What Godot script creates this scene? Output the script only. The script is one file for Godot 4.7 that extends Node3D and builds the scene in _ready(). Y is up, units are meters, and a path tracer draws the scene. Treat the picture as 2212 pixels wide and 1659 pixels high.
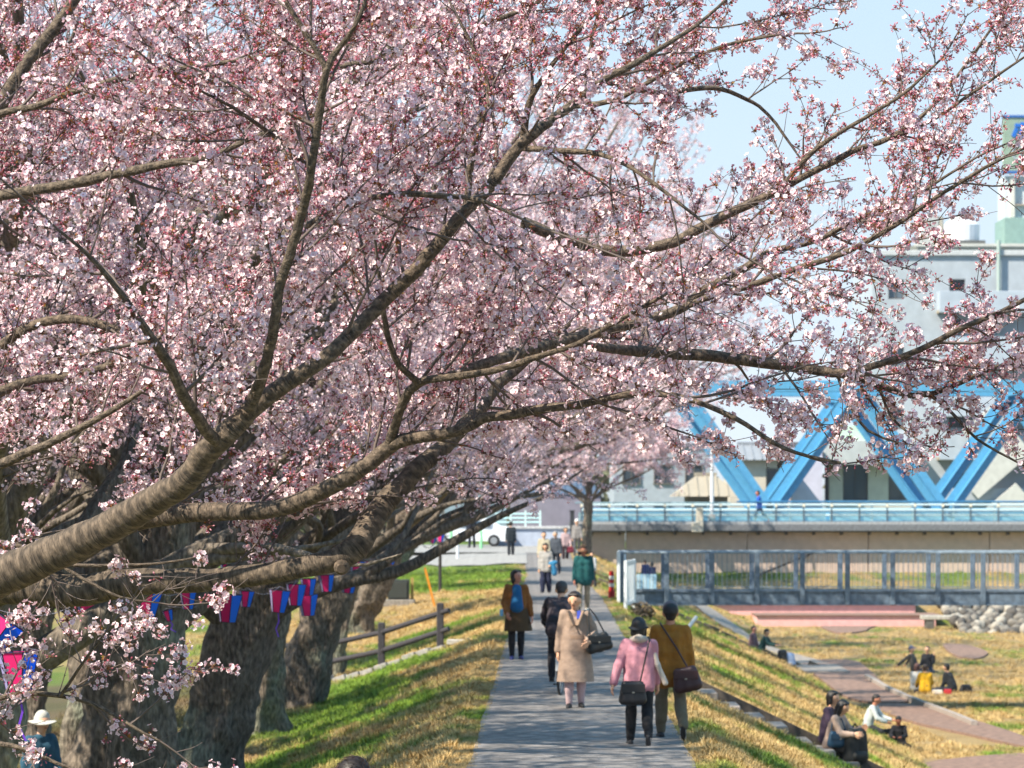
extends Node3D
# Riverside path under a row of cherry trees, a footbridge and a blue truss bridge beyond. x right, y up, the camera looks along -z.
const F := 7000.0      # focal length in pixels of a 2212 px wide picture
const EYE := 2.9       # height of the eye over the path
var rng := RandomNumberGenerator.new()
var nz := FastNoiseLite.new()
var nf := FastNoiseLite.new()
var used := {}
var mats := {}
var tex_fine: Texture2D
var tex_cloth: Texture2D
var tex_paint: Texture2D

func at(x: float, y: float, d: float) -> Vector3:      # the point at distance d that stands at (x, y)
	return Vector3((x - 1106.0) * d / F, EYE - (y - 1080.0) * d / F, -d)

func numbered(n: String) -> String:
	if not used.has(n):
		used[n] = 0
		return n
	used[n] += 1
	return "%s_%03d" % [n, used[n]]

func thing(called: String, label: String, category: String, pos := Vector3.ZERO, turn := 0.0, group := "") -> Node3D:
	var o := Node3D.new()
	o.name = numbered(called)
	add_child(o)
	o.position = pos
	o.rotation_degrees.y = turn
	tag(o, label, category, group)
	return o

func tag(o: Node3D, label: String, category: String, group := ""):
	o.set_meta("label", label)
	o.set_meta("category", category)
	if group != "":
		o.set_meta("group", group)

func part(called: String, mesh: Mesh, material: Material, parent: Node3D, kind := "") -> MeshInstance3D:
	var o := MeshInstance3D.new()
	o.name = called
	o.mesh = mesh
	if material:
		o.material_override = material
		if mesh is ArrayMesh and mesh.get_surface_count() == 1:
			mesh.surface_set_material(0, material)
			o.material_override = null
	parent.add_child(o, true)
	if kind != "":
		o.set_meta("kind", kind)
	return o

func setting(called: String, mesh: Mesh, material: Material) -> MeshInstance3D:
	var o := part(numbered(called), mesh, material, self, "structure")
	return o

func m(hex: String, rough := 0.8, metal := 0.0) -> StandardMaterial3D:
	var key := hex + str(rough) + "_" + str(metal)
	if not mats.has(key):
		var s := StandardMaterial3D.new()
		s.albedo_color = Color(hex)
		s.roughness = rough
		s.metallic = metal
		mats[key] = s
	return mats[key]

func cloth(hex: String) -> StandardMaterial3D:
	var key := "cloth" + hex
	if not mats.has(key):
		var s := StandardMaterial3D.new()
		s.albedo_color = Color(hex)
		s.albedo_texture = tex_cloth
		s.uv1_triplanar = true
		s.uv1_scale = Vector3.ONE * 2.3
		s.roughness = 0.92
		s.heightmap_enabled = true
		s.heightmap_texture = tex_cloth
		s.heightmap_scale = 2.5
		s.rim_enabled = true
		s.rim = 0.25
		mats[key] = s
	return mats[key]

func worn(hex: String, scale := 0.6, rough := 0.85) -> StandardMaterial3D:   # painted or cast surface with faint blotches
	var key := "worn" + hex + str(scale)
	if not mats.has(key):
		var s := StandardMaterial3D.new()
		s.albedo_color = Color(hex)
		s.albedo_texture = tex_fine
		s.uv1_triplanar = true
		s.uv1_world_triplanar = true
		s.uv1_scale = Vector3.ONE * scale
		s.roughness = rough
		mats[key] = s
	return mats[key]

func paint(hex: String, scale := 0.3, rough := 0.8) -> StandardMaterial3D:    # clean wall: only a breath of variation
	var key := "paint" + hex + str(scale) + str(rough)
	if not mats.has(key):
		var s: StandardMaterial3D = worn(hex, scale, rough).duplicate()
		s.albedo_texture = tex_paint
		mats[key] = s
	return mats[key]

func grey_noise(freq: float, lo: float, hi: float, octaves := 4, side := 256, seed_ := 1) -> NoiseTexture2D:
	var n := FastNoiseLite.new()
	n.seed = seed_
	n.frequency = freq
	n.fractal_octaves = octaves
	var t := NoiseTexture2D.new()
	t.width = side
	t.height = side
	t.seamless = true
	t.noise = n
	var g := Gradient.new()
	g.set_color(0, Color(lo, lo, lo))
	g.set_color(1, Color(hi, hi, hi))
	t.color_ramp = g
	return t

class Shape:
	var v := PackedVector3Array()
	var n := PackedVector3Array()
	var uv := PackedVector2Array()
	var c := PackedColorArray()
	var ix := PackedInt32Array()
	var tint := Color.WHITE

	func quad(a: Vector3, b: Vector3, e: Vector3, d: Vector3):      # corners in order round the face
		var k := v.size()
		var nn := (e - a).cross(b - a)
		if nn.length_squared() < 1e-14:
			nn = (d - a).cross(e - a)
		nn = nn.normalized()
		v.append_array([a, b, e, d])
		for i in 4:
			n.append(nn)
			c.append(tint)
		uv.append_array([Vector2(0, 0), Vector2(1, 0), Vector2(1, 1), Vector2(0, 1)])
		ix.append_array([k, k + 1, k + 2, k, k + 2, k + 3])

	func tri(a: Vector3, b: Vector3, e: Vector3):
		var k := v.size()
		var nn := (e - a).cross(b - a).normalized()
		v.append_array([a, b, e])
		for i in 3:
			n.append(nn)
			c.append(tint)
		uv.append_array([Vector2(0, 0), Vector2(1, 0), Vector2(1, 1)])
		ix.append_array([k, k + 1, k + 2])

	func box(mid: Vector3, size: Vector3, turn := Basis.IDENTITY, chamfer := 0.0):
		var h := size * 0.5
		var f := h - Vector3.ONE * chamfer
		for axis in 3:
			for s in [-1.0, 1.0]:
				var o := Vector3.ZERO
				o[axis] = s * h[axis]
				var p := Vector3.ZERO
				var q := Vector3.ZERO
				p[(axis + 1) % 3] = f[(axis + 1) % 3]
				q[(axis + 2) % 3] = f[(axis + 2) % 3] * s
				quad(mid + turn * (o - p - q), mid + turn * (o - p + q), mid + turn * (o + p + q), mid + turn * (o + p - q))
		if chamfer > 0.0:
			for axis in 3:
				var b1 := (axis + 1) % 3
				var b2 := (axis + 2) % 3
				for s in [-1.0, 1.0]:
					for t in [-1.0, 1.0]:
						var e1 := Vector3.ZERO
						var e2 := Vector3.ZERO
						e1[b1] = s * h[b1]
						e1[b2] = t * f[b2]
						e2[b1] = s * f[b1]
						e2[b2] = t * h[b2]
						var l := Vector3.ZERO
						l[axis] = f[axis] * s * t
						quad(mid + turn * (e1 - l), mid + turn * (e1 + l), mid + turn * (e2 + l), mid + turn * (e2 - l))

	func beam(a: Vector3, b: Vector3, w: float, h: float, up := Vector3.UP):    # a bar of section w x h from a to b
		var z := (b - a).normalized()
		var x := up.cross(z)
		if x.length() < 0.01:
			x = Vector3.RIGHT
		x = x.normalized()
		box((a + b) * 0.5, Vector3(w, h, a.distance_to(b)), Basis(x, z.cross(x), z))

	func tube(p: PackedVector3Array, r: PackedFloat32Array, sides: int, noise: FastNoiseLite = null, wob := 0.0, cap := false, vs := 2.0, us := 1.0):
		var cnt := p.size()
		var base := v.size()
		var t0 := (p[1] - p[0]).normalized()
		var u := t0.cross(Vector3.UP if absf(t0.y) < 0.9 else Vector3.RIGHT).normalized()
		var run := 0.0
		var cs := PackedVector2Array()
		for k in sides + 1:
			cs.append(Vector2(cos(TAU * k / sides), sin(TAU * k / sides)))
		for i in cnt:
			var tn := (p[mini(i + 1, cnt - 1)] - p[maxi(i - 1, 0)]).normalized()
			u = (u - tn * u.dot(tn)).normalized()
			var w := tn.cross(u)
			if i > 0:
				run += p[i].distance_to(p[i - 1])
			for k in sides + 1:
				var dir := u * cs[k].x + w * cs[k].y
				var rr := r[i]
				if noise:
					var at_ := p[i] + dir * rr
					rr *= 1.0 + wob * noise.get_noise_3d(at_.x, at_.y, at_.z)
				v.append(p[i] + dir * rr)
				n.append(dir)
				uv.append(Vector2(us * k / sides, run * vs))
				c.append(tint)
		for i in cnt - 1:
			for k in sides:
				var a := base + i * (sides + 1) + k
				var b := a + sides + 1
				ix.append_array([a, a + 1, b, a + 1, b + 1, b])
		if cap:
			for e in [0, cnt - 1]:
				var k0 := v.size()
				var nn := (p[e] - p[1 if e == 0 else cnt - 2]).normalized()
				v.append(p[e])
				n.append(nn)
				uv.append(Vector2(0.5, 0.5))
				c.append(tint)
				for k in sides + 1:
					v.append(v[base + e * (sides + 1) + k])
					n.append(nn)
					uv.append(Vector2(cs[k].x, cs[k].y))
					c.append(tint)
				for k in sides:
					ix.append_array([k0, k0 + 1 + k, k0 + 2 + k] if e > 0 else [k0, k0 + 2 + k, k0 + 1 + k])

	func thin(p: PackedVector3Array, r0: float, r1: float):         # a three-sided twig
		var cnt := p.size()
		var base := v.size()
		var t0 := (p[cnt - 1] - p[0]).normalized()
		var u := t0.cross(Vector3(0.3, 0.9, 0.2)).normalized()
		var w := t0.cross(u)
		var d1 := u * -0.5 + w * 0.866
		var d2 := u * -0.5 - w * 0.866
		for i in cnt:
			var r := lerpf(r0, r1, float(i) / (cnt - 1))
			v.append(p[i] + u * r)
			v.append(p[i] + d1 * r)
			v.append(p[i] + d2 * r)
			n.append(u)
			n.append(d1)
			n.append(d2)
			for k in 3:
				uv.append(Vector2(k * 0.33, i * 0.3))
				c.append(tint)
			if i > 0:
				var b := base + i * 3
				ix.append_array([b - 3, b - 2, b, b - 2, b + 1, b, b - 2, b - 1, b + 1, b - 1, b + 2, b + 1, b - 1, b - 3, b + 2, b - 3, b, b + 2])

	func loft(rings: Array, sides := 24, fold := 0.0, folds := 7, cap := true):    # rings: [centre, rx, rz]
		var base := v.size()
		for i in rings.size():
			var g = rings[i]
			for k in sides + 1:
				var a := TAU * k / sides
				var w := 1.0 + fold * (float(i) / (rings.size() - 1)) * sin(a * folds + i * 0.35) + 0.4 * fold * sin(a * 3.0 + 1.0)
				v.append(g[0] + Vector3(cos(a) * g[1] * w, 0, sin(a) * g[2] * w))
				n.append(Vector3(cos(a) / g[1], 0, sin(a) / g[2]).normalized())
				uv.append(Vector2(float(k) / sides, float(i) / rings.size()))
				c.append(tint)
		for i in rings.size() - 1:
			for k in sides:
				var a := base + i * (sides + 1) + k
				var b := a + sides + 1
				ix.append_array([a, b, a + 1, a + 1, b, b + 1])
		if cap:
			for e in [0, rings.size() - 1]:
				var k0 := v.size()
				var nn := Vector3.DOWN if (rings[e][0].y < rings[rings.size() - 1 - e][0].y) else Vector3.UP
				v.append(rings[e][0])
				n.append(nn)
				uv.append(Vector2.ZERO)
				c.append(tint)
				for k in sides + 1:
					v.append(v[base + e * (sides + 1) + k])
					n.append(nn)
					uv.append(Vector2.ZERO)
					c.append(tint)
				for k in sides:
					ix.append_array([k0, k0 + 1 + k, k0 + 2 + k])

	func join(o: Shape, xf := Transform3D.IDENTITY):
		var k := v.size()
		for p in o.v:
			v.append(xf * p)
		for p in o.n:
			n.append(xf.basis * p)
		uv.append_array(o.uv)
		c.append_array(o.c)
		for i in o.ix:
			ix.append(i + k)

	func mesh() -> ArrayMesh:
		for i in range(0, ix.size(), 3):      # wind every face to agree with its normals
			var p := v[ix[i]]
			if (v[ix[i + 2]] - p).cross(v[ix[i + 1]] - p).dot(n[ix[i]] + n[ix[i + 1]] + n[ix[i + 2]]) < 0.0:
				var q := ix[i + 1]
				ix[i + 1] = ix[i + 2]
				ix[i + 2] = q
		var a := []
		a.resize(Mesh.ARRAY_MAX)
		a[Mesh.ARRAY_VERTEX] = v
		a[Mesh.ARRAY_NORMAL] = n
		a[Mesh.ARRAY_TEX_UV] = uv
		a[Mesh.ARRAY_COLOR] = c
		a[Mesh.ARRAY_INDEX] = ix
		var r := ArrayMesh.new()
		r.add_surface_from_arrays(Mesh.PRIMITIVE_TRIANGLES, a)
		return r

func one_box(size: Vector3, chamfer := 0.0, mid := Vector3.ZERO) -> ArrayMesh:
	var s := Shape.new()
	s.box(mid, size, Basis.IDENTITY, chamfer)
	return s.mesh()

func one_beam(a: Vector3, b: Vector3, w: float, h: float) -> ArrayMesh:
	var s := Shape.new()
	s.beam(a, b, w, h)
	return s.mesh()

func one_tube(pts: Array, radii: Array, sides := 8) -> ArrayMesh:
	var s := Shape.new()
	s.tube(PackedVector3Array(pts), PackedFloat32Array(radii), sides, null, 0.0, true)
	return s.mesh()

# a smooth skin over tapered capsules [a, b, ra, rb], as surface nets
func skin(caps: Array, cell: float, k: float, fold := 0.0) -> ArrayMesh:
	var lo := Vector3.ONE * 1e9
	var hi := -lo
	for q in caps:
		var rm: float = maxf(q[2], q[3]) + cell * 2.0
		lo = lo.min(q[0] - Vector3.ONE * rm).min(q[1] - Vector3.ONE * rm)
		hi = hi.max(q[0] + Vector3.ONE * rm).max(q[1] + Vector3.ONE * rm)
	var nx := int((hi.x - lo.x) / cell) + 2
	var ny := int((hi.y - lo.y) / cell) + 2
	var nzz := int((hi.z - lo.z) / cell) + 2
	var f := PackedFloat32Array()
	f.resize(nx * ny * nzz)
	f.fill(9.0)
	for q in caps:
		var a: Vector3 = q[0]
		var b: Vector3 = q[1]
		var ra: float = q[2]
		var rb: float = q[3]
		var reach: float = maxf(ra, rb) + k + cell * 1.8
		var l := (a.min(b) - Vector3.ONE * reach - lo) / cell
		var h := (a.max(b) + Vector3.ONE * reach - lo) / cell
		var ab := b - a
		var il := 1.0 / maxf(ab.length_squared(), 1e-9)
		for z in range(maxi(0, int(l.z)), mini(nzz - 1, int(h.z) + 1) + 1):
			for y in range(maxi(0, int(l.y)), mini(ny - 1, int(h.y) + 1) + 1):
				var row := (z * ny + y) * nx
				for x in range(maxi(0, int(l.x)), mini(nx - 1, int(h.x) + 1) + 1):
					var p := lo + Vector3(x, y, z) * cell - a
					var t := clampf(p.dot(ab) * il, 0.0, 1.0)
					var d := (p - ab * t).length() - ra - (rb - ra) * t
					var e := f[row + x]
					var g := k - absf(d - e)
					f[row + x] = minf(d, e) - (g * g / k * 0.25 if g > 0.0 else 0.0)
	if fold > 0.0:      # creases in cloth
		for z in nzz:
			for y in ny:
				var row := (z * ny + y) * nx
				for x in nx:
					if absf(f[row + x]) < 0.06:
						var p := lo + Vector3(x, y, z) * cell
						f[row + x] += fold * (nf.get_noise_3d(p.x * 0.9 + lo.x * 7.0, p.y * 0.4 + p.x * 0.3, p.z * 0.9) + 0.5 * nf.get_noise_3d(p.x * 2.1, p.y * 1.0, p.z * 2.1 + 4.0))
	var id := PackedInt32Array()
	id.resize(nx * ny * nzz)
	id.fill(-1)
	var vs := PackedVector3Array()
	var off := [0, 1, nx, nx + 1, nx * ny, nx * ny + 1, nx * ny + nx, nx * ny + nx + 1]
	var edges := [[0, 1], [2, 3], [4, 5], [6, 7], [0, 2], [1, 3], [4, 6], [5, 7], [0, 4], [1, 5], [2, 6], [3, 7]]
	var cor := [Vector3(0, 0, 0), Vector3(1, 0, 0), Vector3(0, 1, 0), Vector3(1, 1, 0), Vector3(0, 0, 1), Vector3(1, 0, 1), Vector3(0, 1, 1), Vector3(1, 1, 1)]
	for z in nzz - 1:
		for y in ny - 1:
			var row := (z * ny + y) * nx
			for x in nx - 1:
				var i := row + x
				var s0 := f[i] < 0.0
				if s0 == (f[i + 1] < 0.0) and s0 == (f[i + off[2]] < 0.0) and s0 == (f[i + off[3]] < 0.0) and s0 == (f[i + off[4]] < 0.0) and s0 == (f[i + off[5]] < 0.0) and s0 == (f[i + off[6]] < 0.0) and s0 == (f[i + off[7]] < 0.0):
					continue
				var sum := Vector3.ZERO
				var cnt := 0
				for e in edges:
					var fa: float = f[i + off[e[0]]]
					var fb: float = f[i + off[e[1]]]
					if (fa < 0.0) != (fb < 0.0):
						sum += cor[e[0]].lerp(cor[e[1]], fa / (fa - fb))
						cnt += 1
				id[i] = vs.size()
				vs.append(lo + (Vector3(x, y, z) + sum / cnt) * cell)
	var ns := PackedVector3Array()
	ns.resize(vs.size())
	var ix := PackedInt32Array()
	var steps := [1, nx, nx * ny]
	for z in range(1, nzz - 1):
		for y in range(1, ny - 1):
			var row := (z * ny + y) * nx
			for x in range(1, nx - 1):
				var i := row + x
				if id[i] < 0 and id[i - 1] < 0 and id[i - nx] < 0 and id[i - steps[2]] < 0:
					continue
				var s0 := f[i] < 0.0
				for ax in 3:
					if s0 == (f[i + steps[ax]] < 0.0):
						continue
					var u: int = steps[(ax + 1) % 3]
					var w: int = steps[(ax + 2) % 3]
					var q := [id[i], id[i - u], id[i - u - w], id[i - w]]
					if q[0] < 0 or q[1] < 0 or q[2] < 0 or q[3] < 0:
						continue
					if s0:
						q = [q[0], q[3], q[2], q[1]]
					var nn := (vs[q[2]] - vs[q[0]]).cross(vs[q[1]] - vs[q[0]]) + (vs[q[3]] - vs[q[0]]).cross(vs[q[2]] - vs[q[0]])
					for j in q:
						ns[j] += nn
					ix.append_array([q[0], q[1], q[2], q[0], q[2], q[3]])
	for i in ns.size():
		ns[i] = ns[i].normalized()
	var arr := []
	arr.resize(Mesh.ARRAY_MAX)
	arr[Mesh.ARRAY_VERTEX] = vs
	arr[Mesh.ARRAY_NORMAL] = ns
	arr[Mesh.ARRAY_INDEX] = ix
	var r := ArrayMesh.new()
	r.add_surface_from_arrays(Mesh.PRIMITIVE_TRIANGLES, arr)
	return r

# ---------------------------------------------------------------- the lie of the land
func path_l(d: float) -> float:
	return -0.48 + 0.0115 * (minf(d, 125.0) - 35.0)

func path_r(d: float) -> float:
	return 2.0 + 0.011 * (minf(d, 95.0) - 35.0)

func lift(d: float) -> float:
	return 0.45 * smoothstep(132.0, 150.0, d)

func plain_y(d: float) -> float:
	return -3.2 + 1.0 * clampf((d - 155.0) / 6.5, 0.0, 1.0) + 1.28 * clampf((d - 161.5) / 9.0, 0.0, 1.0)

func ground(x: float, d: float) -> float:
	var y := lift(d)
	var l := path_l(d)
	var r := path_r(d)
	if x < l:
		var t := maxf(l - x - 0.25, 0.0)
		y -= (minf(t * 0.36, 1.25) + minf(maxf(t - 3.4, 0.0) * 0.06, 0.5)) * lerpf(1.0, 0.12, smoothstep(80.0, 108.0, d))
	elif x > r:
		var t := maxf(x - r - 0.3, 0.0)
		y = maxf(y - t / (2.05 + 0.004 * maxf(d - 50.0, 0.0)), plain_y(d))
	var away := clampf(maxf(l - x, x - r) / 0.8, 0.0, 1.0)
	var flat := 0.25 if y < -3.1 else 1.0
	return y + away * flat * (0.07 * nz.get_noise_2d(x * 1.3, d * 1.3) + 0.03 * nz.get_noise_2d(x * 5.0, d * 3.0))

func _ready():
	# ------------------------------------------------ camera, sky, sun, exposure
	rng.seed = 4711
	nz.seed = 5
	nz.frequency = 0.35
	nf.seed = 11
	nf.frequency = 6.0
	var cam := Camera3D.new()
	cam.name = "camera"
	add_child(cam)
	cam.position = Vector3(0, EYE, 0)
	var lens := CameraAttributesPhysical.new()
	lens.frustum_near = 1.0
	lens.frustum_far = 900.0
	lens.frustum_focal_length = 90.0
	lens.exposure_aperture = 5.0
	lens.frustum_focus_distance = 19.6
	cam.attributes = lens
	cam.projection = Camera3D.PROJECTION_FRUSTUM
	cam.near = 1.0
	cam.far = 900.0
	cam.size = 1659.0 / F
	cam.frustum_offset = Vector2(0.0, (1080.0 - 829.5) / F)
	var we := WorldEnvironment.new()
	we.name = "world_environment"
	add_child(we)
	var e := Environment.new()
	e.background_mode = Environment.BG_SKY
	var sm := ProceduralSkyMaterial.new()
	sm.sky_top_color = Color(0.42, 0.62, 0.76)
	sm.sky_horizon_color = Color(0.715, 0.75, 0.78)
	sm.sky_curve = 0.2
	sm.sky_energy_multiplier = 1.0
	sm.ground_horizon_color = Color(0.55, 0.57, 0.55)
	sm.ground_bottom_color = Color(0.30, 0.29, 0.25)
	var sky := Sky.new()
	sky.sky_material = sm
	e.sky = sky
	e.tonemap_mode = Environment.TONE_MAPPER_LINEAR
	e.tonemap_exposure = 1.9
	e.sdfgi_enabled = true
	e.ssao_enabled = true
	e.ssil_enabled = true
	e.fog_enabled = true
	e.fog_density = 0.00012
	e.fog_light_color = Color(0.86, 0.92, 1.0)
	we.environment = e
	var sun := DirectionalLight3D.new()
	sun.name = "sun"
	add_child(sun)
	sun.light_energy = 1.6
	sun.light_color = Color(1.0, 0.95, 0.87)
	sun.light_angular_distance = 0.5
	sun.shadow_enabled = true
	sun.look_at_from_position(Vector3(-0.62, 0.80, 0.42) * 50.0, Vector3.ZERO)

	tex_fine = grey_noise(0.02, 0.72, 1.0, 5, 512, 3)
	tex_cloth = grey_noise(0.02, 0.86, 1.0, 5, 256, 9)
	tex_paint = grey_noise(0.015, 0.90, 1.0, 5, 512, 13)
	land()
	bridges()
	buildings()
	near_tree()
	tree_row()
	furniture()
	lanterns()
	people()

# ---------------------------------------------------------------- ground, path, grass
func greenness(x: float, d: float) -> float:
	var g := 0.5 + 0.9 * nz.get_noise_2d(x * 0.9 + 40.0, d * 0.35) + 0.5 * nz.get_noise_2d(x * 3.1, d * 1.4 + 90.0)
	if x < path_l(d):
		g += 0.16 if d < 85.0 else 0.05
		if d > 88.0 and d < 104.0 and x > -6.5:
			g -= 0.35
		if d > 106.0:
			g += 0.5
		g -= 0.3 * (1.0 - smoothstep(0.3, 1.6, path_l(d) - x))
	else:
		g -= 0.19
		var y := ground(x, d)
		if y < -3.0:
			g -= 0.12
		if d > 168.0:
			g += 0.42
		if d > 90.0 and d < 135.0 and x > 3.0 and x < 7.5:
			g += 0.3
	return clampf((g - 0.32) * 2.6, 0.0, 1.0)

func earth(x: float, d: float) -> Color:      # linear base colour of the turf
	var g := greenness(x, d)
	var straw := Color(0.60, 0.43, 0.19).lerp(Color(0.47, 0.31, 0.12), clampf(0.5 + nz.get_noise_2d(x * 4.0, d * 2.0), 0, 1))
	var green := Color(0.22, 0.32, 0.025).lerp(Color(0.11, 0.21, 0.02), clampf(0.5 + nz.get_noise_2d(x * 5.0 + 7.0, d * 2.5), 0, 1))
	var col := straw.lerp(green, g)
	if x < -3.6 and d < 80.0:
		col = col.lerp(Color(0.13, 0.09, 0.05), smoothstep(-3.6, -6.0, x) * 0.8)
	return col

func land():
	var s := Shape.new()
	var xs := PackedFloat32Array()
	var x := -90.0
	while x < 110.0:
		xs.append(x)
		x += 0.22 if (x > -8.0 and x < 16.0) else (0.8 if x > -20.0 and x < 40.0 else 5.0)
	var ds := PackedFloat32Array()
	var d := 2.0
	while d < 520.0:
		ds.append(d)
		d += 0.5 if d < 60.0 else (0.9 if d < 130.0 else (1.2 if d < 180.0 else 30.0))
	var nx := xs.size()
	for j in ds.size():
		for i in nx:
			var y := ground(xs[i], ds[j])
			if xs[i] > path_l(ds[j]) - 0.05 and xs[i] < path_r(ds[j]) + 0.05 and ds[j] < 170.0:
				y -= 0.04
			s.v.append(Vector3(xs[i], y, -ds[j]))
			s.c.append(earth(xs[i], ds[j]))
			s.uv.append(Vector2(xs[i], ds[j]))
	s.n.resize(s.v.size())
	for j in ds.size():
		for i in nx:
			var a := s.v[j * nx + maxi(i - 1, 0)]
			var b := s.v[j * nx + mini(i + 1, nx - 1)]
			var p := s.v[maxi(j - 1, 0) * nx + i]
			var q := s.v[mini(j + 1, ds.size() - 1) * nx + i]
			s.n[j * nx + i] = (b - a).cross(q - p).normalized()
			if s.n[j * nx + i].y < 0.0:
				s.n[j * nx + i] *= -1.0
	for j in ds.size() - 1:
		for i in nx - 1:
			var k := j * nx + i
			s.ix.append_array([k, k + nx, k + 1, k + 1, k + nx, k + nx + 1])
	var gm := StandardMaterial3D.new()
	gm.vertex_color_use_as_albedo = true
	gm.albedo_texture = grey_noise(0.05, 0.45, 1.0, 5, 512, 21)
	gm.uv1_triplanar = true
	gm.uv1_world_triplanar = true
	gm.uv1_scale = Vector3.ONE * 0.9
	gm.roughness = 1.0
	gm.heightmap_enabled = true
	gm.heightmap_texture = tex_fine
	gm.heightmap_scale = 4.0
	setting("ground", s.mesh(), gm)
	# the asphalt path
	var asphalt := StandardMaterial3D.new()
	asphalt.albedo_color = Color(0.67, 0.65, 0.64)
	asphalt.albedo_texture = grey_noise(0.012, 0.55, 1.0, 6, 512, 31)
	asphalt.uv1_triplanar = true
	asphalt.uv1_world_triplanar = true
	asphalt.uv1_scale = Vector3(0.5, 0.5, 0.5)
	asphalt.detail_enabled = true
	asphalt.detail_albedo = grey_noise(0.2, 0.75, 1.0, 2, 256, 33)
	asphalt.detail_blend_mode = BaseMaterial3D.BLEND_MODE_MUL
	asphalt.roughness = 0.9
	var p := Shape.new()
	d = 2.0
	while d < 152.0:
		var d2 := d + 1.0
		var row := []
		for k in [d, d2]:
			var wl := 0.05 * nz.get_noise_2d(3.0, k * 2.0) + 0.03 * nf.get_noise_2d(1.0, k)
			var wr := 0.05 * nz.get_noise_2d(9.0, k * 2.0) + 0.03 * nf.get_noise_2d(2.0, k)
			row.append(Vector3(path_l(k) + wl, lift(k) + 0.012, -k))
			row.append(Vector3(path_r(k) + wr, lift(k) + 0.012, -k))
		p.quad(row[0], row[2], row[3], row[1])
		d = d2
	setting("path", p.mesh(), asphalt)
	var ap := Shape.new()
	ap.quad(Vector3(-30, 0.466, -150.5), Vector3(-30, 0.466, -176), Vector3(3.2, 0.466, -176), Vector3(3.2, 0.466, -150.5))
	for j in 12:
		for i in 12:
			var q := []
			for c in [[0, 0], [0, 1], [1, 1], [1, 0]]:
				var dd: float = 139.0 + (j + c[1]) * 1.0
				var xx: float = lerpf(lerpf(-3.0, -9.0, (j + c[1]) / 12.0), path_l(dd) + 0.1, (i + c[0]) / 12.0)
				q.append(Vector3(xx, ground(xx, dd) + 0.035, -dd))
			ap.quad(q[0], q[1], q[2], q[3])
	setting("road", ap.mesh(), worn("a9a8a6", 0.4, 0.95))
	plain_paving()
	grass()

func on_plain(x: float, y: float) -> Vector3:
	var d := (EYE + 3.2) * F / (y - 1080.0)
	return Vector3((x - 1106.0) * d / F, -3.2, -d)

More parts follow.
